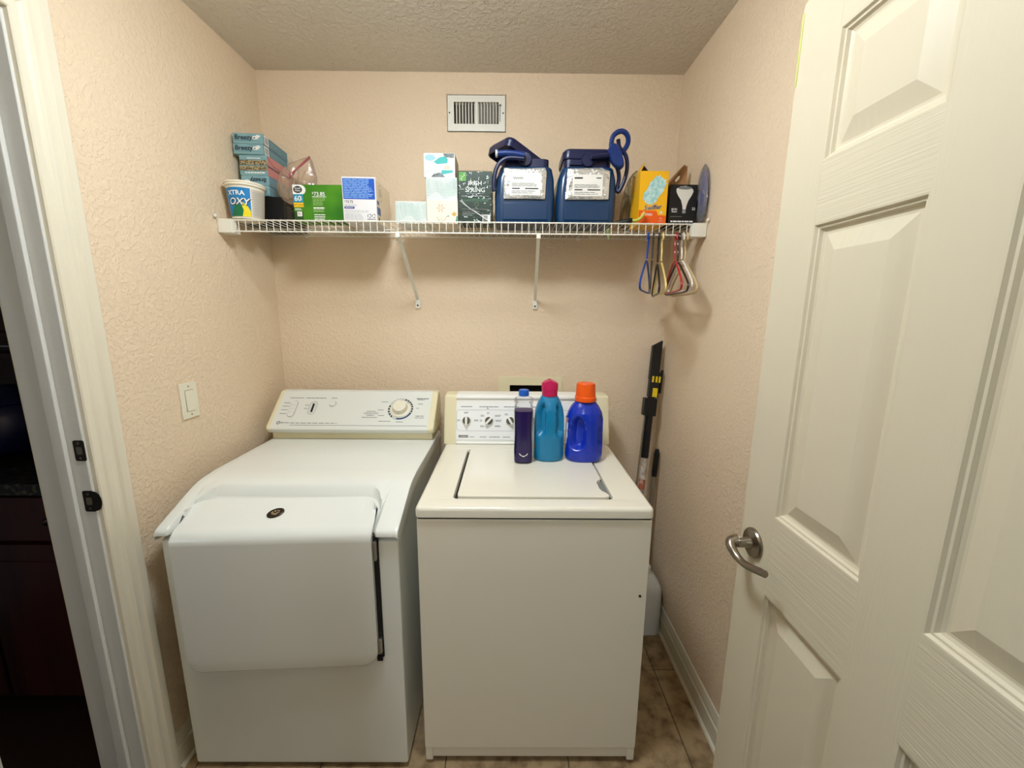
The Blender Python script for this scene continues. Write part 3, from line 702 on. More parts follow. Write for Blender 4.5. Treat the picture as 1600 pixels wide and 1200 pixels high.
for xa, xb in ((XL+.001, -1.012), (.664, XR-.001)):
    ends = obj('end_bracket', MB().box(xa, xb, SF-.016, SF+.014, 1.737, 1.7865, .004).box(xa, xb, SF+.005, SF+.03, 1.737, 1.760, .003), 'wire', shelf)
    s_ = 1 if xa < 0 else -1; xw = xa if xa < 0 else xb
    obj('bracket_screw', MB().sph((xw+s_*.006, SF-.03, 1.793), .006, n=12), 'wire', shelf)
for x0, x1 in ((-.416, -.422), (.103, .113)):
    p0, p1 = Vector((x0, SF+.008, 1.735)), Vector((x1, YB-.006, 1.512))
    d = (p1-p0).normalized(); xx = Vector((1, 0, 0)); xx = (xx-d*xx.dot(d)).normalized(); yy = d.cross(xx)
    rings = [[p+xx*u+yy*v for u, v in ((-.0065, -.003), (.0065, -.003), (.0065, .003), (-.0065, .003))] for p in (p0, p1)]
    br = obj('support_brace', MB().loft(rings), 'wire', shelf)
    obj('brace_clip', MB().box(x0-.008, x0+.008, SF-.006, SF+.012, 1.728, 1.748, .003), 'wire', br)
    obj('wall_foot', MB().box(x1-.011, x1+.011, YB-.010, YB-.0003, 1.473, 1.512, .003), 'wire', br)
    obj('screw', MB().prism(ell(x1, 1.486, .004, .004, 14), 'Y', YB-.0125, YB-.009), 'bronze', br)
for x in (-.9, -.5, -.1, .3, .6):
    obj('wall_clip', MB().box(x-.008, x+.008, SB_-.006, YB-.0003, ZW-.012, ZW+.004, .002), 'wire', shelf)

# ================================================================== things on the shelf
def carton(name, label, cat, loc, rot, w, d, h, m, group=None, bev=.0012, part='carton'):
    """box with its front left bottom corner at loc; front faces -Y"""
    t = thing(name, label, cat, loc, R(rot), group)
    bod = obj(part, MB().box(0, w, 0, d, 0, h, bev, 1), m, t, world=False)
    F = face_matrix((0, 0, 0), (1, 0, 0), (0, 0, 1)); S = face_matrix((w, 0, 0), (0, 1, 0), (0, 0, 1))
    return t, F, S
# --- oxygen cleaner tub
t = thing('cleaner_tub', 'white tub with blue, yellow and green label at the left shelf end', 'tub', (-.991, 1.606, ZS))
tubw = mat('tub_white', (236, 230, 212), .4)
def tr(z): return .0515+.0105*(z/.115)
obj('tub_body', MB().lathe([(.046, 0), (.0515, .002), (tr(.03), .03), (tr(.115), .115), (tr(.118), .118)], 48), tubw, t, world=False)
obj('lid', MB().lathe([(.0645, .113), (.0672, .115), (.0672, .1185), (.0655, .1195), (.0655, .1215), (.0680, .1225), (.0680, .1275), (.066, .129), (.062, .1275), (.0001, .1275)], 48), tubw, t, world=False)
def on_tub(u, v, n=.0007):       # u: arc length from the label's right edge, v: height
    r = tr(v)+n; a = R(-45)+u/.056
    return Vector((r*math.cos(a), r*math.sin(a), v))
def tub_patch(name, m, poly, n, sub=8):
    bm_ = bmesh.new()
    bm_.faces.new([bm_.verts.new((u, v, 0)) for u, v in poly])
    for k in range(24):
        u0 = -.11+k*.008
        g_ = bm_.verts[:]+bm_.edges[:]+bm_.faces[:]
        bmesh.ops.bisect_plane(bm_, geom=g_, plane_co=(u0, 0, 0), plane_no=(1, 0, 0))
    for v in bm_.verts: v.co = on_tub(v.co.x, v.co.y, n)
    me = bpy.data.meshes.new(name); bm_.to_mesh(me); bm_.free(); me.materials.append(m)
    o = bpy.data.objects.new(name, me); COL.objects.link(o); o.parent = t
    return o
tub_patch('label', mat('label_blue', (20, 128, 196), .35), [(-.09, .008), (0, .008), (0, .105), (-.09, .105)], .0006)
tub_patch('label_edge', M['white'], [(0, .008), (.0025, .008), (.0025, .105), (0, .105)], .0007)
tub_patch('label_swoosh', mat('label_yellow', (244, 224, 40), .35), [(-.03, .008), (-.0005, .008), (-.002, .028), (-.012, .046), (-.028, .058)], .0009)
tub_patch('label_swoosh', mat('label_green', (10, 116, 74), .35), [(-.075, .008), (-.03, .008), (-.024, .03), (-.030, .048), (-.05, .05)], .0011)
tub_patch('label_text_panel', mat('label_grey', (206, 196, 178), .45), [(.0025, .008), (.075, .008), (.075, .103), (.0025, .103)], .0006)
for k in range(11):
    v = .016+k*.0075; tub_patch('small_print', M['paleink'], [(.007, v), (.045+.01*random.random(), v), (.045, v+.0024), (.007, v+.0024)], .0010)
lettering(t, 'XTRA', 'white', None, -.072, .080, .0215, .025, fn=lambda x, y: on_tub(x, y, .0012), rot=0)
lettering(t, 'OXY', 'ink', None, -.0705, .0465, .031, .05, fn=lambda x, y: on_tub(x, y, .0014), shear=.2)
lettering(t, 'OXY', 'white', None, -.072, .048, .031, .018, fn=lambda x, y: on_tub(x, y, .0018), shear=.2)

# --- black carton under the stack of flat boxes
blk = mat('matte_black_card', (14, 14, 15), .55)
t, F, S = carton('black_carton', 'plain black carton holding up the stack of flat boxes', 'box', (-1.045, 1.682, ZS), 0, .152, .170, .108, blk)
small_print(t, 'greyink', S, .02, .07, .03, .08, 6, .3, .5)
# --- stack of flat teal boxes
bt_ = mat('teal_card', (136, 174, 178), .4, var=((108, 152, 162), 9, 3, .35, .65, (1, 1, 6)))
bs_ = mat('teal_card_side', (92, 134, 150), .4)
gravel = mat('gravel_print', (168, 156, 118), .5, var=((84, 60, 44), 150, 3, .46, .58, I3))
breezy = mat('breezy_ink', (14, 26, 46), .5)
pinkc = mat('pink_card', (196, 128, 126), .45)
zst = ZS+.108+.0008; hb = .0362
stack_labels = ['lowest of the flat teal boxes, directly on the black carton', 'second flat teal box from the bottom of the stack, lettering upside down', 'flat box with gravel picture over upside-down teal strip, third from the stack bottom', 'flat box with teal strip over a gravel picture, third from the stack top', 'flat teal box just under the topmost box of the stack', 'topmost flat teal box of the stack at the shelf corner']
for k in range(6):
    up = k >= 4
    t, F, S = carton('flat_box', stack_labels[k], 'box', (-1.0545+(0 if up else .012)+.002*(k % 2), 1.664+(-.003 if up else .004), zst+k*(hb+.0004)), 4 if up else 2, .110 if up else .104, .195, hb, bt_, 'stack of flat teal boxes')
    w = .110 if up else .104
    decal(t, 'side_print', bs_ if k in (0, 1, 4, 5) else pinkc, S, [(.002, .193, .001, hb-.001)])
    if up:
        lettering(t, 'Breezy', breezy, F, .006, .014, .0235, .016, shear=.12)
        decal(t, 'white_print', 'white', F, polys=[ell(.082, .0215, .012, .006), ell(.092, .026, .008, .005)]); decal(t, 'dark_print', 'ink', F, polys=[ell(.079, .0205, .004, .002)], n=.0009)
        decal(t, 'stripe', bs_, F, [(.002, w-.002, .0095, .0105)])
        decal(t, 'barcode_panel', 'white', S, [(.006, .040, .002, hb-.002)], n=.0008)
        decal(t, 'barcode', 'greyink', S, [(.011+i*.0018, .0119+i*.0018, .007, hb-.006) for i in range(14)], n=.0011)
        small_print(t, bt_, S, .05, .18, .006, .028, 3, .35, .4, n=.0009)
    elif k == 3:
        decal(t, 'gravel_picture', gravel, F, [(.001, w-.001, .0005, .0175)], n=.0006); small_print(t, 'white', F, .03, .08, .021, .027, 1, .5, 0, n=.0008)
        decal(t, 'fold_line', 'ink', S, polys=stroke([(.002, .032), (.04, .008), (.19, .002)], .0022), n=.0010)
    elif k == 2:
        decal(t, 'gravel_picture', gravel, F, [(.001, w-.001, .017, .0330)], n=.0006); small_print(t, 'white', F, .02, .095, .006, .013, 1, .6, 0, n=.0008, words=7)
        decal(t, 'fold_line', 'ink', S, [(.002, .193, .031, .0332)], n=.0010)
    else:
        lettering(t, 'Breezy', breezy, F, w-.008, .026, .022, .016, rot=math.pi, shear=.12)
        decal(t, 'white_print', 'white', F, polys=[ell(.022, .015, .012, .006)])

# --- zip bag
t = thing('zip_bag', 'clear zip bag with a pink zipper and tan contents, beside the flat boxes', 'bag', (-.84, 1.70, 1.86))
film = film_mat('clear_film', (250, 240, 232), .15, .05, .7, .18, (232, 216, 200), (30, 3, .8, .010, I3))
outl = [(-.908, 1.943), (-.888, 1.982), (-.859, 2.010), (-.815, 2.028), (-.766, 2.040), (-.755, 1.997), (-.744, 1.945), (-.780, 1.888), (-.835, 1.858), (-.885, 1.876), (-.906, 1.909)]
def pillow(out, yc, th, k=5):
    O = smooth([(x, 0, z) for x, z in out], 2, True); cx = sum(p.x for p in O)/len(O); cz = sum(p.z for p in O)/len(O)
    rings = []
    for s in range(-k, k+1):
        q = s/k; r = (1-abs(q)**2.4)**.5 if abs(q) < 1 else .02
        rings.append([(cx+(p.x-cx)*max(r, .03), yc+th*math.copysign(abs(q)**1.0, q)*(1+.18*math.sin(9*p.x*10+p.z*70)), cz+(p.z-cz)*max(r, .03)) for p in O])
    return MB().loft(rings)
def lens(out, yc, th, k=6):
    """closed flat pouch: seam on the outline, thickest in the middle"""
    O = smooth([(x, 0, z) for x, z in out], 2, True); cx = sum(p.x for p in O)/len(O); cz = sum(p.z for p in O)/len(O)
    rings = []
    for s in range(-k, k+1):
        a = s/k*math.pi/2; r = max(math.cos(a), .02)
        rings.append([(cx+(p.x-cx)*r, yc+th*math.sin(a)*(1+.25*math.sin(p.x*90+p.z*60)), cz+(p.z-cz)*r) for p in O])
    return MB().loft(rings)
obj('bag_film', lens(outl, 1.668, .022), film, t)
obj('zipper', MB().tube([(-.836, 1.648, 1.968), (-.798, 1.648, 2.000), (-.764, 1.655, 2.034)], .0042, 8).box(-.844, -.832, 1.643, 1.652, 1.956, 1.972, .002), mat('pink_zipper', (158, 84, 88), .4), t)
tan = mat('tan_wood_bits', (206, 172, 128), .6, var=((168, 128, 92), 20, 3, .4, .6, (1, 1, .3)))
for k in range(6):
    x = -.888+k*.017; obj('clothespin', MB().tube([(x, 1.668+.004*(k % 2), 1.892-.006*k+.0015*k*k), (x-.004+.006*k*.5, 1.672, 1.965-.004*k)], .0062, 8, flat=.6), tan, t)
# --- green bulb carton
gr = mat('green_card', (74, 140, 22), .4, var=((38, 108, 14), 9, 2, .35, .7, (1, 1, 1)))
t, F, S = carton('bulb_carton', 'green light bulb carton printed with $73.85', 'box', (-.813, 1.600, ZS), 0, .183, .066, .131, gr)
decal(t, 'logo_ground', 'white', F, [(.001, .030, .097, .130)]); decal(t, 'logo_ground', 'white', F, polys=[ell(.030, .112, .019, .0175)], n=.0003)
decal(t, 'logo', 'ink', F, polys=[ell(.020, .113, .0165, .0125)], n=.0008)
lettering(t, 'Great\nValue', 'white', F, .020, .1145, .0095, .006, 'CENTER', n=.0012)
decal(t, 'count_panel', mat('cyan_panel', (22, 140, 178), .4), F, [(.001, .038, .068, .097)])
lettering(t, '60', 'white', F, .005, .0735, .026, .01, n=.0012); small_print(t, 'white', F, .027, .034, .075, .09, 3, .5, .2)
decal(t, 'yellow_strip', mat('yellow_strip', (242, 196, 30), .4), F, [(.001, .038, .052, .067)]); lettering(t, 'SOFT WHITE', 'ink', F, .0195, .057, .0068, .006, 'CENTER')
small_print(t, 'white', F, .005, .03, .040, .049, 2, .5, .3)
decal(t, 'dark_foot', mat('green_dark', (32, 74, 24), .5), F, [(.001, .034, .002, .036)]); decal(t, 'energy_label', 'white', F, [(.012, .030, .019, .036)], n=.0008); small_print(t, 'greyink', F, .014, .028, .022, .034, 4, .35, .3, n=.0012)
lettering(t, '$', 'white', F, .072, .098, .0105, .008); lettering(t, '73.85', 'white', F, .0785, .092, .019, .012)
small_print(t, 'white', F, .072, .124, .086, .0905, 1, .6, 0)
small_print(t, mat('pale_green_print', (158, 196, 120), .5), F, .073, .122, .057, .084, 5, .4, .3); small_print(t, 'white', F, .074, .115, .045, .053, 1, .6, 0, words=3)
small_print(t, mat('pale_green_print2', (178, 208, 144), .5), F, .074, .115, .034, .045, 2, .4, .2); small_print(t, 'white', F, .075, .120, .006, .029, 3, .42, .15, words=3)
# --- white and blue carton
wc_ = mat('white_card', (228, 226, 226), .4)
t, F, S = carton('bulb_carton', 'white carton with a blue text panel, right of the green carton', 'box', (-.626, 1.592, ZS), 2.2, .124, .200, .158, wc_)
decal(t, 'blue_panel', mat('blue_panel', (24, 84, 184), .4), F, [(.004, .120, .080, .152)])
small_print(t, mat('pale_blue_print', (132, 176, 226), .5), F, .007, .117, .083, .150, 12, .5, .25)
lettering(t, '73.72', 'ink', F, .011, .0665, .0125, .015); lettering(t, '$', 'ink', F, .006, .070, .006, .01)
small_print(t, 'paleink', F, .006, .07, .052, .062, 2, .4, .4); decal(t, 'blue_pill', mat('blue_pill', (24, 64, 142), .4), F, polys=[rrect(.005, .043, .046, .0535, .0035)]); small_print(t, 'white', F, .01, .038, .048, .0515, 1, .5, 0, n=.0010)
small_print(t, 'paleink', F, .006, .095, .032, .042, 2, .3, .3); small_print(t, 'paleink', F, .006, .075, .006, .03, 5, .35, .2)
for cu_ in (.096, .112): decal(t, 'recycling_mark', 'ink', F, polys=[q for a0 in (0, 120, 240) for q in stroke([(cu_+.0062*math.cos(R(a0+a)), .022+.0062*math.sin(R(a0+a))) for a in range(15, 96, 20)], .0024)])
small_print(t, 'ink', F, .088, .12, .008, .012, 1, .6, 0)
decal(t, 'side_print', mat('tan_side', (238, 222, 194), .45), S, [(.002, .198, .002, .156)])
decal(t, 'side_badge', 'greyink', S, polys=stroke(ell(.055, .115, .026, .03)+[(.081, .115)], .0016), n=.0009); small_print(t, 'greyink', S, .04, .075, .10, .13, 4, .4, .3, n=.0009)
decal(t, 'side_patch', mat('side_blue', (70, 104, 160), .5), S, [(.006, .05, .03, .058), (.006, .034, .066, .08)], n=.0009); decal(t, 'side_code', 'ink', S, [(.02, .035, .004, .022)], n=.0009)
decal(t, 'opened_top', 'gap', face_matrix((0, 0, .158), (1, 0, 0), (0, 1, 0)), [(.006, .118, .004, .194)])
# --- tissue boxes
wavem = mat('mint_white_card', (240, 242, 236), .5); wl = mat('mint_line', (176, 204, 196), .5); wl2 = mat('mint_line_pale', (208, 222, 216), .5)
def waves(t, F, w, h, ph=0):
    """fine lines sweeping in overlapping swells, clipped to the face"""
    for m_, n_, fam in ((wl, .0006, ((0, .30, .010, 14), (2.4, -.10, .012, 10))), (wl2, .0009, ((4.2, .12, .011, 9),))):
        P = []
        for f_, sl_, amp, cnt in fam:
            for k in range(cnt):
                pts = []
                for i in range(23):
                    u = .001+(w-.002)*i/22
                    v = -.004+f_*.011+k*.0056+amp*math.sin(2*math.pi*u/.085+f_*1.7+ph+k*.05)+sl_*u*.5
                    if .001 < v < h-.001: pts.append((u, v))
                    else:
                        if len(pts) > 1: P += stroke(pts, .0014)
                        pts = []
                if len(pts) > 1: P += stroke(pts, .0014)
        if P: decal(t, 'wave_print', m_, F, polys=P, n=n_)
beige = mat('tissue_beige', (238, 226, 204), .5)
greyc = mat('kraft_grey', (196, 186, 170), .6)
def tissue(label, loc, rot, m, w=.117, d=.118, h=.081):
    t, F, S = carton('tissue_box', label, 'tissue box', loc, rot, w, d, h, m, 'tissue boxes on the shelf')
    decal(t, 'opening', 'greyink', face_matrix((0, 0, h), (1, 0, 0), (0, 1, 0)), polys=[ell(w/2, d/2, .036, .018)])
    return t, F, S
t, F, S = tissue('mint wave tissue box standing alone beside the tissue stack', (-.437, 1.612, ZS), 1, wavem, h=.079); waves(t, F, .117, .079)
t, F, S = tissue('cream floral tissue box at the bottom of the tissue stack', (-.318, 1.612, ZS), 0, beige, h=.082)
decal(t, 'flower_print', mat('pale_flower', (214, 184, 160), .5), F, polys=[ell(.052+.010*math.cos(R(a)), .056+.010*math.sin(R(a)), .007, .003, 14, R(a)) for a in range(0, 360, 60)])
decal(t, 'stem_print', mat('brown_stem', (130, 110, 82), .5), F, polys=stroke([(.055, .004), (.055, .022)], .0012)+stroke([(.055, .006), (.042, .014), (.038, .026)], .0012)+stroke([(.055, .006), (.068, .014), (.074, .026)], .0012)+stroke([(.03, .003), (.045, .008), (.055, .003), (.066, .008), (.082, .003)], .0012))
decal(t, 'leaf_print', mat('gold_leaf', (206, 166, 84), .5), F, polys=[[(.092, .034), (.104, .044), (.113, .034), (.104, .026)]]); decal(t, 'leaf_print', mat('green_leaf', (60, 140, 110), .5), F, polys=[[(.108, .004), (.116, .004), (.116, .030), (.111, .026)]]); decal(t, 'leaf_print', 'greyink', F, polys=[[(.072, .025), (.082, .030), (.085, .026)]])
t, F, S = tissue('mint wave tissue box in the middle of the tissue stack', (-.319, 1.614, ZS+.0825), 0, wavem, h=.0815); waves(t, F, .117, .0815, 1.1)
t, F, S = tissue('tissue box with teal feathers on top of the tissue stack', (-.3255, 1.616, ZS+.1645), 1, mat('tissue_white', (238, 236, 228), .5), w=.116, h=.0845)
tq = mat('feather_teal', (46, 172, 166), .5); gy = mat('feather_grey', (120, 132, 130), .5, var=((74, 84, 84), 90, 3, .4, .6, I3)); pb = mat('feather_pale', (150, 196, 204), .5)
decal(t, 'feather_print', pb, F, polys=[ell(.024, .068, .020, .011)]); decal(t, 'feather_print', tq, F, polys=[[(.036, .054), (.060, .070), (.082, .074), (.090, .062), (.088, .050), (.050, .046)], [(.064, .010), (.066, .026), (.106, .026), (.108, .018)]])
decal(t, 'feather_print', gy, F, polys=[[(.072, .083), (.113, .083), (.113, .068), (.078, .070)], [(.026, .0015), (.036, .012), (.060, .018), (.080, .0015)]])
decal(t, 'feather_print', mat('feather_peach', (234, 190, 160), .5), F, polys=[[(.074, .030), (.080, .042), (.098, .040), (.096, .028)]]); decal(t, 'feather_print', mat('feather_mist', (206, 210, 206), .5), F, polys=[[(.024, .030), (.044, .044), (.058, .042), (.040, .028)], [(.004, .010), (.03, .02), (.06, .022), (.06, .03), (.004, .026)]])
decal(t, 'side_print', greyc, S, [(.001, .117, .001, .083)])
# --- soap pack
film2 = film_mat('shrink_film', (252, 255, 252), .05, .0, .5, 0, bump=(16, 2, 1.0, .02, (1, 1, 1.8)))
dg_ = mat('dark_green_card', (8, 42, 26), .45)
t, F, S = carton('soap_pack', 'dark green shrink-wrapped soap pack lettered IRISH SPRING', 'box', (-.1985, 1.615, ZS+.001), .5, .127, .075, .186, dg_)
lettering(t, 'IRISH', 'white', F, .0635, .137, .0225, .008, 'CENTER'); lettering(t, 'SPRING', 'white', F, .0635, .1135, .0225, .008, 'CENTER')
decal(t, 'line_print', 'paleink', F, [(.03, .097, .108, .109), (.012, .115, .098, .100), (.014, .112, .052, .053)])
decal(t, 'muted_band', mat('muted_green', (48, 84, 62), .5), F, [(.014, .112, .080, .092)]); decal(t, 'seal_print', mat('olive_seal', (92, 104, 72), .5), F, polys=stroke(ell(.069, .071, .007, .007)+[(.076, .071)], .0016))
decal(t, 'corner_flash', mat('lime_flash', (88, 156, 56), .5), F, [(.003, .030, .152, .183)]); small_print(t, 'paleink', F, .015, .09, .028, .048, 3, .25, .5)
decal(t, 'barcode_panel', 'white', F, [(.090, .120, .002, .034)], n=.0007); decal(t, 'barcode', 'ink', F, [(.094+i*.002, .0953+i*.002, .006, .030) for i in range(8)], n=.0010)
obj('wrap', MB().box(-.0022, .1292, -.0026, .0772, -.0005, .1885, .004, 3), film2, t, world=False)
obj('wrap_fold_glint', MB().tube(smooth([(.006, -.004, .083), (.03, -.0045, .062), (.07, -.005, .038), (.12, -.004, .006)], 2), .0009, 6).tube(smooth([(.012, -.004, .083), (.04, -.0045, .055), (.08, -.005, .034), (.124, -.004, .004)], 2), .0007, 6), 'white', t, world=False)  # white streaks along the wrap folds, glints of the film painted in

# --- blue canisters
navy = mat('navy_plastic', (17, 26, 66), .34, coat=.1); nblue = mat('translucent_blue_plastic', (14, 54, 92), .25, coat=.15)
foil = mat('silver_foil', (226, 230, 230), .22, .75, bump=(45, 3, .5, .006, .3, .7, I3)); paper = mat('sticker_paper', (236, 234, 226), .5)
hblue = mat('handle_blue', (18, 48, 112), .32)
def can_ring(x0, x1, y0, y1, r, z): return [(x, y, z) for x, y in rrect(x0, x1, y0, y1, r, 6)]
def canister(label, x0, collar_dx):
    """origin at the front-left bottom corner of the body"""
    t = thing('canister', label, 'canister', (x0, 1.592, ZS), group='blue canisters on the shelf')
    w, d = .222, .170
    rg = [can_ring(.010, w-.010, .008, d-.008, .020, 0), can_ring(.003, w-.003, .002, d-.002, .024, .006), can_ring(0, w, 0, d, .026, .03), can_ring(-.001, w+.001, 0, d, .026, .10), can_ring(.004, w-.002, .002, d-.002, .026, .16), can_ring(.016, w-.010, .006, d-.006, .026, .195), can_ring(.019, w-.014, .010, d-.010, .024, .2005)]
    body = obj('canister_body', MB().loft(rg), nblue, t, world=False)
    cl = [can_ring(.024, w-.022, .012, d-.012, .022, .2005), can_ring(.024, w-.022, .012, d-.012, .022, .228)]
    obj('collar', MB().loft(cl), navy, t, world=False)
    obj('front_rib', MB().box(.030, w-.026, -.0025, .004, .012, .073, .003), nblue, t, world=False)
    fx = .111
    obj('pivot_disc', MB().lathe([(.0245, 0), (.0245, .006), (.022, .009), (.0001, .010)], 36, mx=Matrix.Translation((fx, .010, .224)) @ Matrix.Rotation(R(90), 4, 'X')), navy, t, world=False)
    return t, w, d
def pouch(t, out, sticker, brand):
    O = [(x, z) for x, z in out]
    ft = mat('foil_pouch', (226, 230, 230), .22, .75) if 0 else foil
    p = obj('foil_pouch', lens2(O, -.007, .005), ft, t, world=False)
    p['label'] = 'silver foil pouch with a white printed sticker'
    x0, x1, z0, z1 = sticker
    obj('sticker', MB().box(x0, x1, -.0136, -.0128, z0, z1, .0003, 1), paper, p, world=False)
    Fm = face_matrix((0, -.0137, 0), (1, 0, 0), (0, 0, 1))
    h = z1-z0
    if brand: decal(p, 'script_mark', 'greyink', Fm, polys=stroke([(x0+.010+i*.0022, z1-.018+.0042*math.sin(i*1.9)+(.004 if i == 0 else 0)) for i in range(18)], .0018))
    else: decal(p, 'sticker_block', 'ink', Fm, [(x0+.006, x0+.036, z1-.0145, z1-.0095), (x1-.024, x1-.006, z1-.0130, z1-.0100)])
    small_print(p, 'greyink', Fm, x0+.006, x1-.008, z0+h*.38, z0+h*.56, 3, .35, .2); decal(p, 'sticker_bar', 'ink', Fm, [(x0+.007, x0+.036, z0+h*.27, z0+h*.32), (x0+.055, x1-.008, z0+h*.27, z0+h*.32)])
    small_print(p, 'greyink', Fm, x0+.006, x1-.010, z0+h*.06, z0+h*.22, 2, .3, .2)
def lens2(out, yc, th):
    O = out; cx = sum(p[0] for p in O)/len(O); cz = sum(p[1] for p in O)/len(O); rings = []
    for s, y in ((1, yc+th), (1, yc), (.97, yc-th*.3), (.86, yc-th), (.80, yc-th*1.15)):
        rings.append([(cx+(x-cx)*s, y, cz+(z-cz)*s) for x, z in O])
    return MB().loft(rings)
def zz(z): return z-ZS
t, w, d = canister('blue canister with a loose open lid, left of its twin', -.060, 0)
ox = -.060; oy = 1.592
pouch(t, [(.033, .084), (.033, .191), (.11, .189), (.183, .192), (.190, .178), (.186, .084), (.11, .085)], (.056, .168, .096, .172), True)
lidm = Matrix.Translation((.082, .085, .252)) @ Matrix.Rotation(R(16), 4, 'Y') @ Matrix.Rotation(R(-9), 4, 'X') @ Matrix.Rotation(R(34), 4, 'Z')
hw, hd = .094, .074
lr = [can_ring(-hw, hw, -hd, hd, .024, -.018), can_ring(-hw-.002, hw+.002, -hd-.002, hd+.002, .026, .004), can_ring(-hw+.004, hw-.004, -hd+.004, hd-.004, .024, .016), can_ring(-hw+.016, hw-.016, -hd+.016, hd-.016, .02, .021)]
inner = [can_ring(-hw+.012, hw-.012, -hd+.012, hd-.012, .016, .012), can_ring(-hw+.005, hw-.005, -hd+.005, hd-.005, .02, -.018)]
obj('lid', MB().loft(inner+lr, mx=lidm), navy, t, world=False)
hp = smooth([(x-ox, -.016, zz(z)) for x, z in ((.046, 2.008), (.012, 2.011), (-.018, 2.010), (-.041, 1.997), (-.056, 1.973), (-.062, 1.944), (-.064, 1.915), (-.060, 1.899))], 2)
hp = [p+Vector((0, .006*max(0, min(1, (i-10)/18)), 0)) for i, p in enumerate(hp)]
obj('handle', MB().tube(hp, .0078, 10), navy, t, world=False)
pd = obj('spout_paddle', MB().tube(smooth([(x-ox, -.014, zz(z)) for x, z in ((.048, 2.019), (.010, 2.025), (-.025, 2.026), (-.053, 2.024))], 2), .012, 12, flat=.95), hblue, t, world=False)
obj('paddle_tip', MB().tube([(-.053-ox-.001, -.014, zz(2.024)), (-.053-ox-.004, -.014, zz(2.024))], .0132, 14).tube([(-.053-ox+.003, -.014, zz(2.024)), (-.053-ox+.001, -.014, zz(2.024))], .0130, 14), 'white', pd, world=False)
t, w, d = canister('blue canister with a closed lid and looped handle at its right', .171, 0)
ox = .171
pouch(t, [(.030, .084), (.036, .190), (.10, .192), (.16, .194), (.192, .182), (.190, .085), (.11, .084)], (.055, .165, .094, .168), False)
obj('lid', MB().loft([can_ring(.020, .204, .008, .162, .024, .2285), can_ring(.018, .206, .006, .164, .026, .236), can_ring(.020, .204, .008, .162, .026, .256), can_ring(.028, .196, .016, .154, .022, .2645), can_ring(.05, .17, .04, .13, .02, .266)]), navy, t, world=False)
obj('lid_tab', MB().box(.044, .090, .0045, .010, .206, .226, .002), navy, t, world=False)
L2 = lambda pts, y: [(x-ox, y, zz(z)) for x, z in pts]
obj('arm', MB().tube(L2(((.290, 2.016), (.358, 2.024)), -.012), .0095, 12, flat=.8), navy, t, world=False)
pb_ = smooth([(x-ox, 0, zz(z)) for x, z in ((.374, 2.067), (.352, 2.053), (.350, 2.030), (.364, 1.996), (.392, 1.975), (.408, 1.980), (.411, 1.996), (.398, 2.032))], 2, True)
cx, cz = sum(p.x for p in pb_)/len(pb_), sum(p.z for p in pb_)/len(pb_)
obj('spout_paddle', MB().loft([[(cx+(p.x-cx)*s, y, cz+(p.z-cz)*s) for p in pb_] for s, y in ((.9, .004), (1, -.004), (1, -.016), (.93, -.024), (.80, -.028))]), hblue, t, world=False)
obj('handle_loop', MB().tube(smooth([(x-ox, y, zz(z)) for x, z, y in ((.362, 2.055, -.006), (.363, 2.086, -.01), (.382, 2.102, -.012), (.404, 2.105, -.010), (.423, 2.090, -.004), (.426, 2.068, .004), (.414, 2.048, .012), (.402, 2.04, .014))], 2), .0088, 10), hblue, t, world=False)
obj('handle', MB().tube(smooth([(x-ox, y, zz(z)) for x, z, y in ((.391, 2.085, .012), (.396, 2.055, .012), (.420, 2.037, .010), (.430, 2.003, .012), (.429, 1.970, .016), (.420, 1.935, .022), (.404, 1.905, .03), (.400, 1.925, .032), (.405, 1.951, .026), (.400, 1.976, .016), (.386, 2.000, .010))], 2), .0075, 10), navy, t, world=False)

# --- hand brush lying on the shelf
t = thing('hand_brush', 'small tool with black shaft and yellow-green tip lying on the wire shelf', 'brush', (.44, 1.585, ZS))
obj('shaft', MB().tube([(.402, 1.60, ZS+.008), (.440, 1.582, ZS+.010)], .0075, 10), 'black', t)
obj('ferrule', MB().tube([(.436, 1.584, ZS+.010), (.441, 1.580, ZS+.0105), (.452, 1.577, ZS+.010)], .0105, 12, radii=[.009, .011, .009]), 'black', t)
obj('tip', MB().tube(smooth([(.450, 1.577, ZS+.010), (.466, 1.575, ZS+.009), (.482, 1.575, ZS+.018), (.495, 1.578, ZS+.038)], 2), .008, 10, flat=.7), mat('yellow_green_plastic', (204, 204, 92), .4), t)
# --- green glove tip hanging through the wires
gl = obj('glove_tip', MB().tube([(.369, 1.600, 1.772), (.369, 1.599, 1.756), (.371, 1.598, 1.744), (.372, 1.598, 1.732)], .01, 12, radii=[.016, .015, .010, .005], flat=.45), mat('sage_rubber', (150, 166, 120), .5))
tag(gl, 'sage green rubber tip poking down through the shelf wires', 'glove')
# --- clear bag left of the duster carton
film3 = film_mat('clear_bag_film', (236, 232, 214), .15, .06, .8, .14, (214, 206, 180), (30, 3, .8, .010, I3))
t = thing('plastic_bag', 'crumpled clear plastic bag between canister and yellow duster carton', 'bag', (.465, 1.66, ZS))
obj('bag_film', lens([(.444, ZS+.003), (.449, 1.90), (.464, 1.975), (.490, 2.015), (.512, 2.030), (.516, 1.99), (.500, 1.90), (.494, ZS+.003)], 1.742, .03), film3, t)
obj('contents', lens([(.452, ZS+.004), (.456, 1.87), (.468, 1.93), (.486, 1.93), (.488, ZS+.004)], 1.742, .018), mat('olive_contents', (150, 140, 92), .6, var=((200, 150, 70), 22, 3, .45, .6, I3)), t)
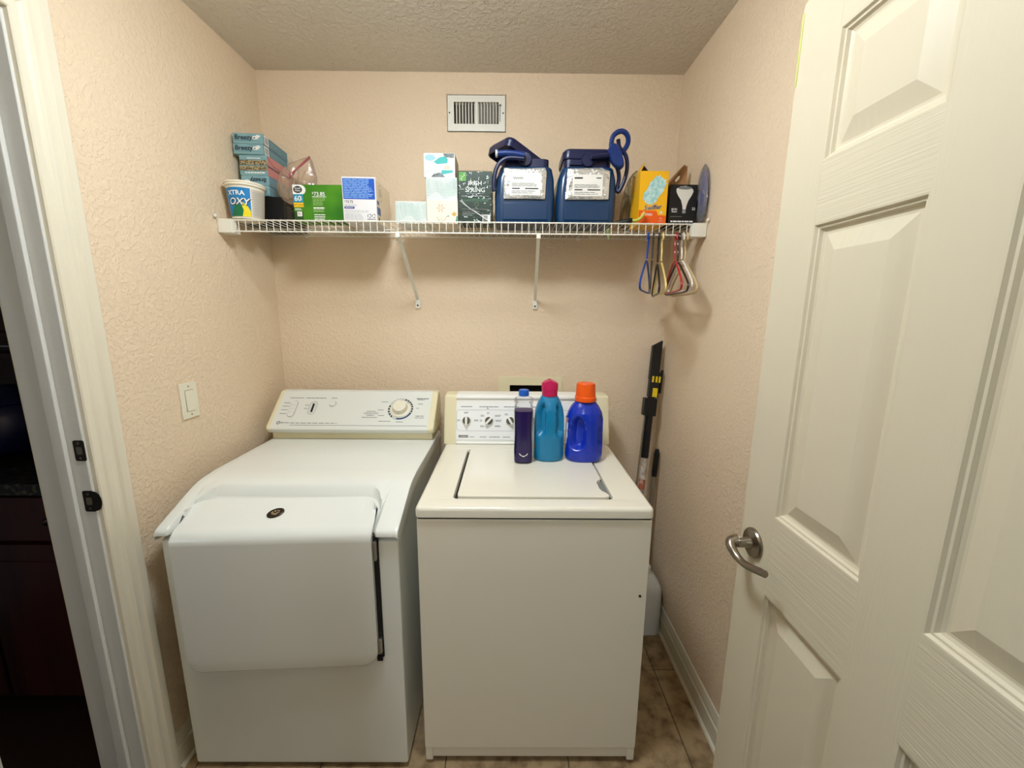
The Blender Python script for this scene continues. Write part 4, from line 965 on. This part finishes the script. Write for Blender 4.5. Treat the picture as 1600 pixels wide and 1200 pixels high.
# --- duster carton
yel = mat('yellow_card', (246, 186, 18), .4); brownin = mat('dark_card_inside', (58, 30, 22), .7); kraft = mat('kraft_card', (178, 134, 88), .65)
def open_carton(name, label, x0, y0, w, d, h, m, inside):
    t = thing(name, label, 'box', (x0, y0, ZS)); e = .0015
    obj('carton', MB().box(0, w, 0, e, 0, h).box(0, w, d-e, d, 0, h).box(0, e, e, d-e, 0, h).box(w-e, w, e, d-e, 0, h).box(e, w-e, e, d-e, 0, e), m, t, world=False)
    obj('lining', MB().box(e, w-e, d-e-.0006, d-e-.0001, e, h).box(e, e+.0005, e, d-e, e, h).box(w-e-.0005, w-e, e, d-e, e, h), inside, t, world=False)
    return t, face_matrix((0, 0, 0), (1, 0, 0), (0, 0, 1)), face_matrix((w, 0, 0), (0, 1, 0), (0, 0, 1))
t, F, S = open_carton('duster_carton', 'yellow and orange duster carton lettered Swiffer, top torn open', .479, 1.598, .105, .105, .189, yel, brownin)
obj('torn_flap', MB().prism([(0, .188), (.012, .205), (.038, .246), (.060, .222), (.074, .212), (.078, .206), (.085, .213), (.105, .188)], 'Y', .1035, .105).prism([(.002, .188), (.103, .188), (.103, .2), (.002, .2)], 'Y', .1025, .1033), brownin, t, world=False)
obj('side_flap', MB().loft([[(0, .0, .189), (0, .100, .189), (.0015, .100, .189), (.0015, 0, .189)], [(.034, .06, .236), (.036, .103, .246), (.0375, .103, .246), (.0355, .06, .236)]]), yel, t, world=False)
decal(t, 'orange_panel', mat('orange_panel', (240, 96, 16), .4), F, [(.001, .104, .001, .034)], polys=[[(.001, .034), (.074, .034), (.068, .050), (.001, .052)]])
dust = mat('duster_print', (150, 206, 206), .6, var=((206, 232, 226), 70, 4, .4, .62, I3))
o1 = []
for i in range(40):
    a = 2*math.pi*i/40; r = 1+.06*math.sin(11*a)+.04*math.sin(17*a)
    u, v = .028*math.copysign(abs(math.cos(a))**.6, math.cos(a))*r, .052*math.copysign(abs(math.sin(a))**.6, math.sin(a))*r
    cr_, sr_ = math.cos(R(-32)), math.sin(R(-32)); o1.append((.056+u*cr_-v*sr_, .122+u*sr_+v*cr_))
decal(t, 'duster_picture', dust, F, polys=[o1]); decal(t, 'duster_handle', dust, F, polys=[[(.034, .088), (.052, .076), (.060, .094)]], n=.0003)
lettering(t, 'Swiffer', 'white', F, .0525, .0545, .0235, .03, 'CENTER', shear=.2, rot=R(5), n=.0008); lettering(t, 'Swiffer', mat('navy_print', (26, 30, 92), .5), F, .0525, .0545, .0235, .008, 'CENTER', shear=.2, rot=R(5), n=.0013)
lettering(t, 'DUSTERS', 'white', F, .010, .033, .0105, .02, n=.0011); lettering(t, '28', 'white', F, .078, .040, .012, .02); lettering(t, '+1', 'white', F, .080, .020, .009, .02); decal(t, 'rule', 'white', F, [(.077, .094, .014, .0148)], n=.0008)
decal(t, 'side_print', mat('orange_side', (206, 92, 30), .5), S, [(.002, .10, .002, .06)])
# --- bulb carton
t, F, S = open_carton('lamp_carton', 'black light bulb carton with a kraft flap open, right of the duster carton', .594, 1.598, .1015, .100, .143, blk, kraft)
obj('flap', MB().prism([(.004, .143), (.004, .160), (.070, .232), (.070, .204), (.064, .202), (.050, .186), (.056, .180), (.068, .192), (.0701, .204), (.0701, .232), (.080, .240), (.0975, .240), (.0975, .143)], 'Y', .0985, .1000), kraft, t, world=False)
obj('flap_edge', MB().loft([[(.002, .06, .143), (.002, .099, .143), (.004, .099, .143), (.004, .06, .143)], [(.080, .080, .238), (.080, .099, .241), (.082, .099, .240), (.082, .080, .237)]]), mat('brown_card_edge', (110, 74, 46), .7), t, world=False)
bw = mat('bulb_print_white', (226, 224, 214), .5)
bulb = [(.022, .128), (.036, .136), (.056, .138), (.074, .134), (.084, .126), (.086, .118), (.080, .104), (.070, .088), (.064, .070), (.062, .056), (.050, .056), (.048, .070), (.042, .088), (.030, .104), (.023, .117)]
decal(t, 'bulb_picture', bw, F, polys=[bulb]); decal(t, 'bulb_crown', 'greyink', F, polys=[ell(.054, .131, .026, .0055)], n=.0009); decal(t, 'bulb_base', 'paleink', F, [(.050, .062, .042, .055)]+[(.0495, .0625, .044+.004*i, .0455+.004*i) for i in range(3)], n=.0008)
lettering(t, '$151', 'white', F, .008, .052, .0115, .02); lettering(t, '22', 'white', F, .085, .054, .0125, .02); small_print(t, 'white', F, .01, .03, .045, .049, 1, .6, 0, words=2)
decal(t, 'rule', 'paleink', F, [(.006, .050, .030, .0308)]); small_print(t, 'white', F, .008, .094, .008, .018, 1, .55, 0, words=6)
# --- bag at the right wall
film4 = film_mat('cloudy_bag_film', (236, 236, 242), .18, .06, .8, .26, (206, 204, 210), (26, 3, .8, .010, I3))
t = thing('plastic_bag', 'clear bag holding something blue, wedged against the right wall', 'bag', (.705, 1.60, ZS))
Mr = Matrix.Translation((.7068, 1.590, 0)) @ Matrix.Rotation(R(86), 4, 'Z')
ob_ = [(-.05, ZS+.004), (-.062, 1.86), (-.055, 1.94), (-.03, 1.992), (.0, 2.0), (.035, 1.97), (.05, 1.90), (.045, ZS+.004)]
def lensm(out, th, mx):
    b_ = lens(out, 0, th); bmesh.ops.transform(b_.bm, matrix=mx, verts=b_.bm.verts); return b_
obj('bag_film', lensm(ob_, .0078, Mr), film4, t)
obj('contents', lensm([(x*.8, ZS+.03+(z-ZS)*.76) for x, z in ob_], .0060, Mr), mat('blue_cloth', (52, 64, 150), .6), t)

# ================================================================== hangers on the shelf's front rail
def hanger(name_label, x, ang, rgb, drop=0, w=.195, r=.0036, lean=0):
    t = thing('clothes_hanger', name_label, 'hanger', (x, SF-.0035, 1.7445), R(-ang), 'plastic hangers on the shelf rail')
    m = mat('hanger_plastic', rgb, .32, coat=.15)
    hk = [(0, .016*math.cos(R(a))*1.0, .016*math.sin(R(a))-.0095) for a in range(-30, 181, 15)]
    hk = [(p[0], -p[1], p[2]) for p in hk]
    hook = hk[:]                       # from the far tip over the rail
    neck = [(0, .015, -.030), (0, .006, -.050), (0, 0, -.062), (0, 0, -.085-drop)]
    path = [Vector(p) for p in hook]+smooth([hook[-1]]+neck, 2)[1:]
    obj('hook', MB().tube(path, r*.95, 8), m, t, world=False)
    zt, ze, zb = -.082-drop, -.165-drop, -.205-drop
    body = smooth([(0, 0, zt), (0, -w*.5, zt-.045), (0, -w, ze-.01), (0, -w*1.02, zb+.012), (0, -w*.92, zb), (0, 0, zb), (0, w*.92, zb), (0, w*1.02, zb+.012), (0, w, ze-.01), (0, w*.5, zt-.045)], 2, True)
    obj('body', MB().tube(body, r, 8, closed=True), m, t, world=False)
    return t
HG = [('blue plastic hanger, leftmost on the rail', .508, 24, (18, 62, 150), 0, .17),
      ('grey hanger just right of the blue one', .527, 19, (62, 58, 52), 0, .19),
      ('black hanger left of the yellow one', .548, 16, (18, 17, 17), .012, .19),
      ('pale yellow plastic hanger', .562, 13, (226, 202, 122), .008, .17),
      ('bright red plastic hanger', .612, 11.5, (176, 26, 32), 0, .16),
      ('dark hanger tucked behind the red one', .623, 9.5, (38, 24, 22), .006, .18),
      ('white plastic hanger near the shelf end', .637, 8, (232, 222, 212), .0, .16),
      ('beige hanger, rightmost on the rail', .650, 6.5, (202, 180, 132), .010, .16)]
for L_, x, a, rgb, dr, w in HG: hanger(L_, x, a, rgb, dr, w)

# ================================================================== poles in the right corner
t = thing('extension_pole', 'black and yellow extension pole leaning in the right corner', 'pole', (.60, 1.70, 0))
pa, pb2 = Vector((.560, 1.665, .006)), Vector((.676, 1.838, 1.345))
def pp(s): return pa+(pb2-pa)*((s-.006)/1.339)
ax = (pb2-pa).normalized(); px_ = (Vector((1, 0, 0))-ax*ax.x).normalized(); py_ = ax.cross(px_)
def seg_(z0, z1, hw, hd, off=0):
    P = [(-hw, -hd), (hw, -hd), (hw, hd), (-hw, hd)]
    return [[pp(z)+px_*(u+off)+py_*v for u, v in P] for z in (z0, z1)]
obj('tube', MB().tube([pp(.006), pp(.83)], .0135, 14), mat('label_silver', (176, 170, 160), .35, .6), t)
obj('upper_tube', MB().tube([pp(.80), pp(1.20)], .0165, 14), 'black', t)
top = seg_(1.16, 1.30, .021, .012); A, B_ = top
tip = [pp(1.312)+px_*u+py_*v+(Vector((0, 0, .026)) if u > 0 else Vector((0, 0, 0))) for u, v in ((-.021, -.012), (.021, -.012), (.021, .012), (-.021, .012))]
obj('nozzle', MB().loft([A, tip]), 'black', t)
obj('clamp', MB().loft([[pp(z)+px_*(u-.004)+py_*v for u, v in rrect(-.030, .028, -.020, .020, .006)] for z in (.995, 1.075)]).box(.0, .001, 0, .001, 0, .001) if 0 else MB().loft([[pp(z)+px_*(u-.004)+py_*v for u, v in rrect(-.030, .028, -.020, .020, .006)] for z in (.995, 1.075)]), 'black', t)
obj('collar', MB().loft([[pp(z)+px_*(u+.004)+py_*v for u, v in rrect(-.023, .023, -.018, .018, .008)] for z in (1.08, 1.195)]), 'black', t)
obj('side_rod', MB().tube([pp(1.10)+px_*.036, pp(1.205)+px_*.036], .007, 10), 'black', t)
ym = mat('yellow_marking', (230, 198, 28), .45)
Pm = face_matrix(pp(1.09)-Vector(t.location)+py_*0, px_, ax)
sg = -1 if py_.y > 0 else 1
def ymark(u, v0, v1, w_): 
    fr = .0192
    return [[pp(z)+px_*uu+py_*(sg*k) for uu, k in ((u, fr-.001), (u+w_, fr-.001), (u+w_, fr), (u, fr))] for z in (v0, v1)]
for u in (-.012, .004, .018): obj('yellow_mark', MB().loft(ymark(u, 1.148, 1.175, .008)), ym, t)
obj('yellow_badge', MB().loft(ymark(-.004, 1.082, 1.122, .022)), ym, t)
obj('label', MB().tube([pp(.70), pp(.835)], .0146, 14), mat('pole_label', (208, 200, 186), .45, var=((170, 150, 130), 40, 3, .45, .6, I3)), t)
obj('label', MB().tube([pp(.655), pp(.70)], .0146, 14), mat('pole_label_red', (172, 96, 72), .45, var=((200, 170, 150), 40, 3, .5, .65, I3)), t)
obj('thin_rod', MB().tube([pp(.45)-px_*.022, pp(1.0)-px_*.022], .0045, 8), 'steel', t)
t = thing('duster_pole', 'grey pole with a black grip behind the extension pole', 'pole', (.64, 1.74, 0))
q0, q1 = Vector((.640, 1.735, .008)), Vector((.697, 1.80, .83))
obj('shaft', MB().tube([q0, q0+(q1-q0)*.86], .0095, 12), mat('dull_aluminium', (150, 140, 122), .4, .6), t)
obj('grip', MB().tube([q0+(q1-q0)*.84, q0+(q1-q0)*.86, q0+(q1-q0)*.97, q1], .0135, 14, radii=[.012, .0135, .0135, .008]), 'black', t)

# ================================================================== jug on the floor
t = thing('floor_jug', 'white plastic jug on the floor between washer and right wall', 'jug', (.632, 1.665, 0))
wj = mat('white_hdpe', (222, 222, 214), .4)
obj('jug_body', MB().loft([can_ring(-.062, .062, -.058, .058, .03, 0), can_ring(-.070, .070, -.066, .066, .034, .006), can_ring(-.070, .070, -.066, .066, .034, .012), can_ring(-.069, .069, -.065, .065, .034, .20), can_ring(-.066, .066, -.062, .062, .034, .228), can_ring(-.055, .055, -.052, .052, .03, .256), can_ring(-.036, .036, -.034, .034, .022, .276), can_ring(-.02, .02, -.02, .02, .0195, .285), can_ring(-.02, .02, -.02, .02, .0195, .30)]), wj, t, world=False)
obj('cap', MB().lathe([(.0235, .292), (.0235, .315), (.021, .318), (.0001, .318)], 28), wj, t, world=False)
obj('handle', MB().tube(smooth([(-.02, -.035, .275), (-.035, -.06, .262), (-.045, -.075, .22), (-.04, -.064, .17)], 2), .010, 10), wj, t, world=False)
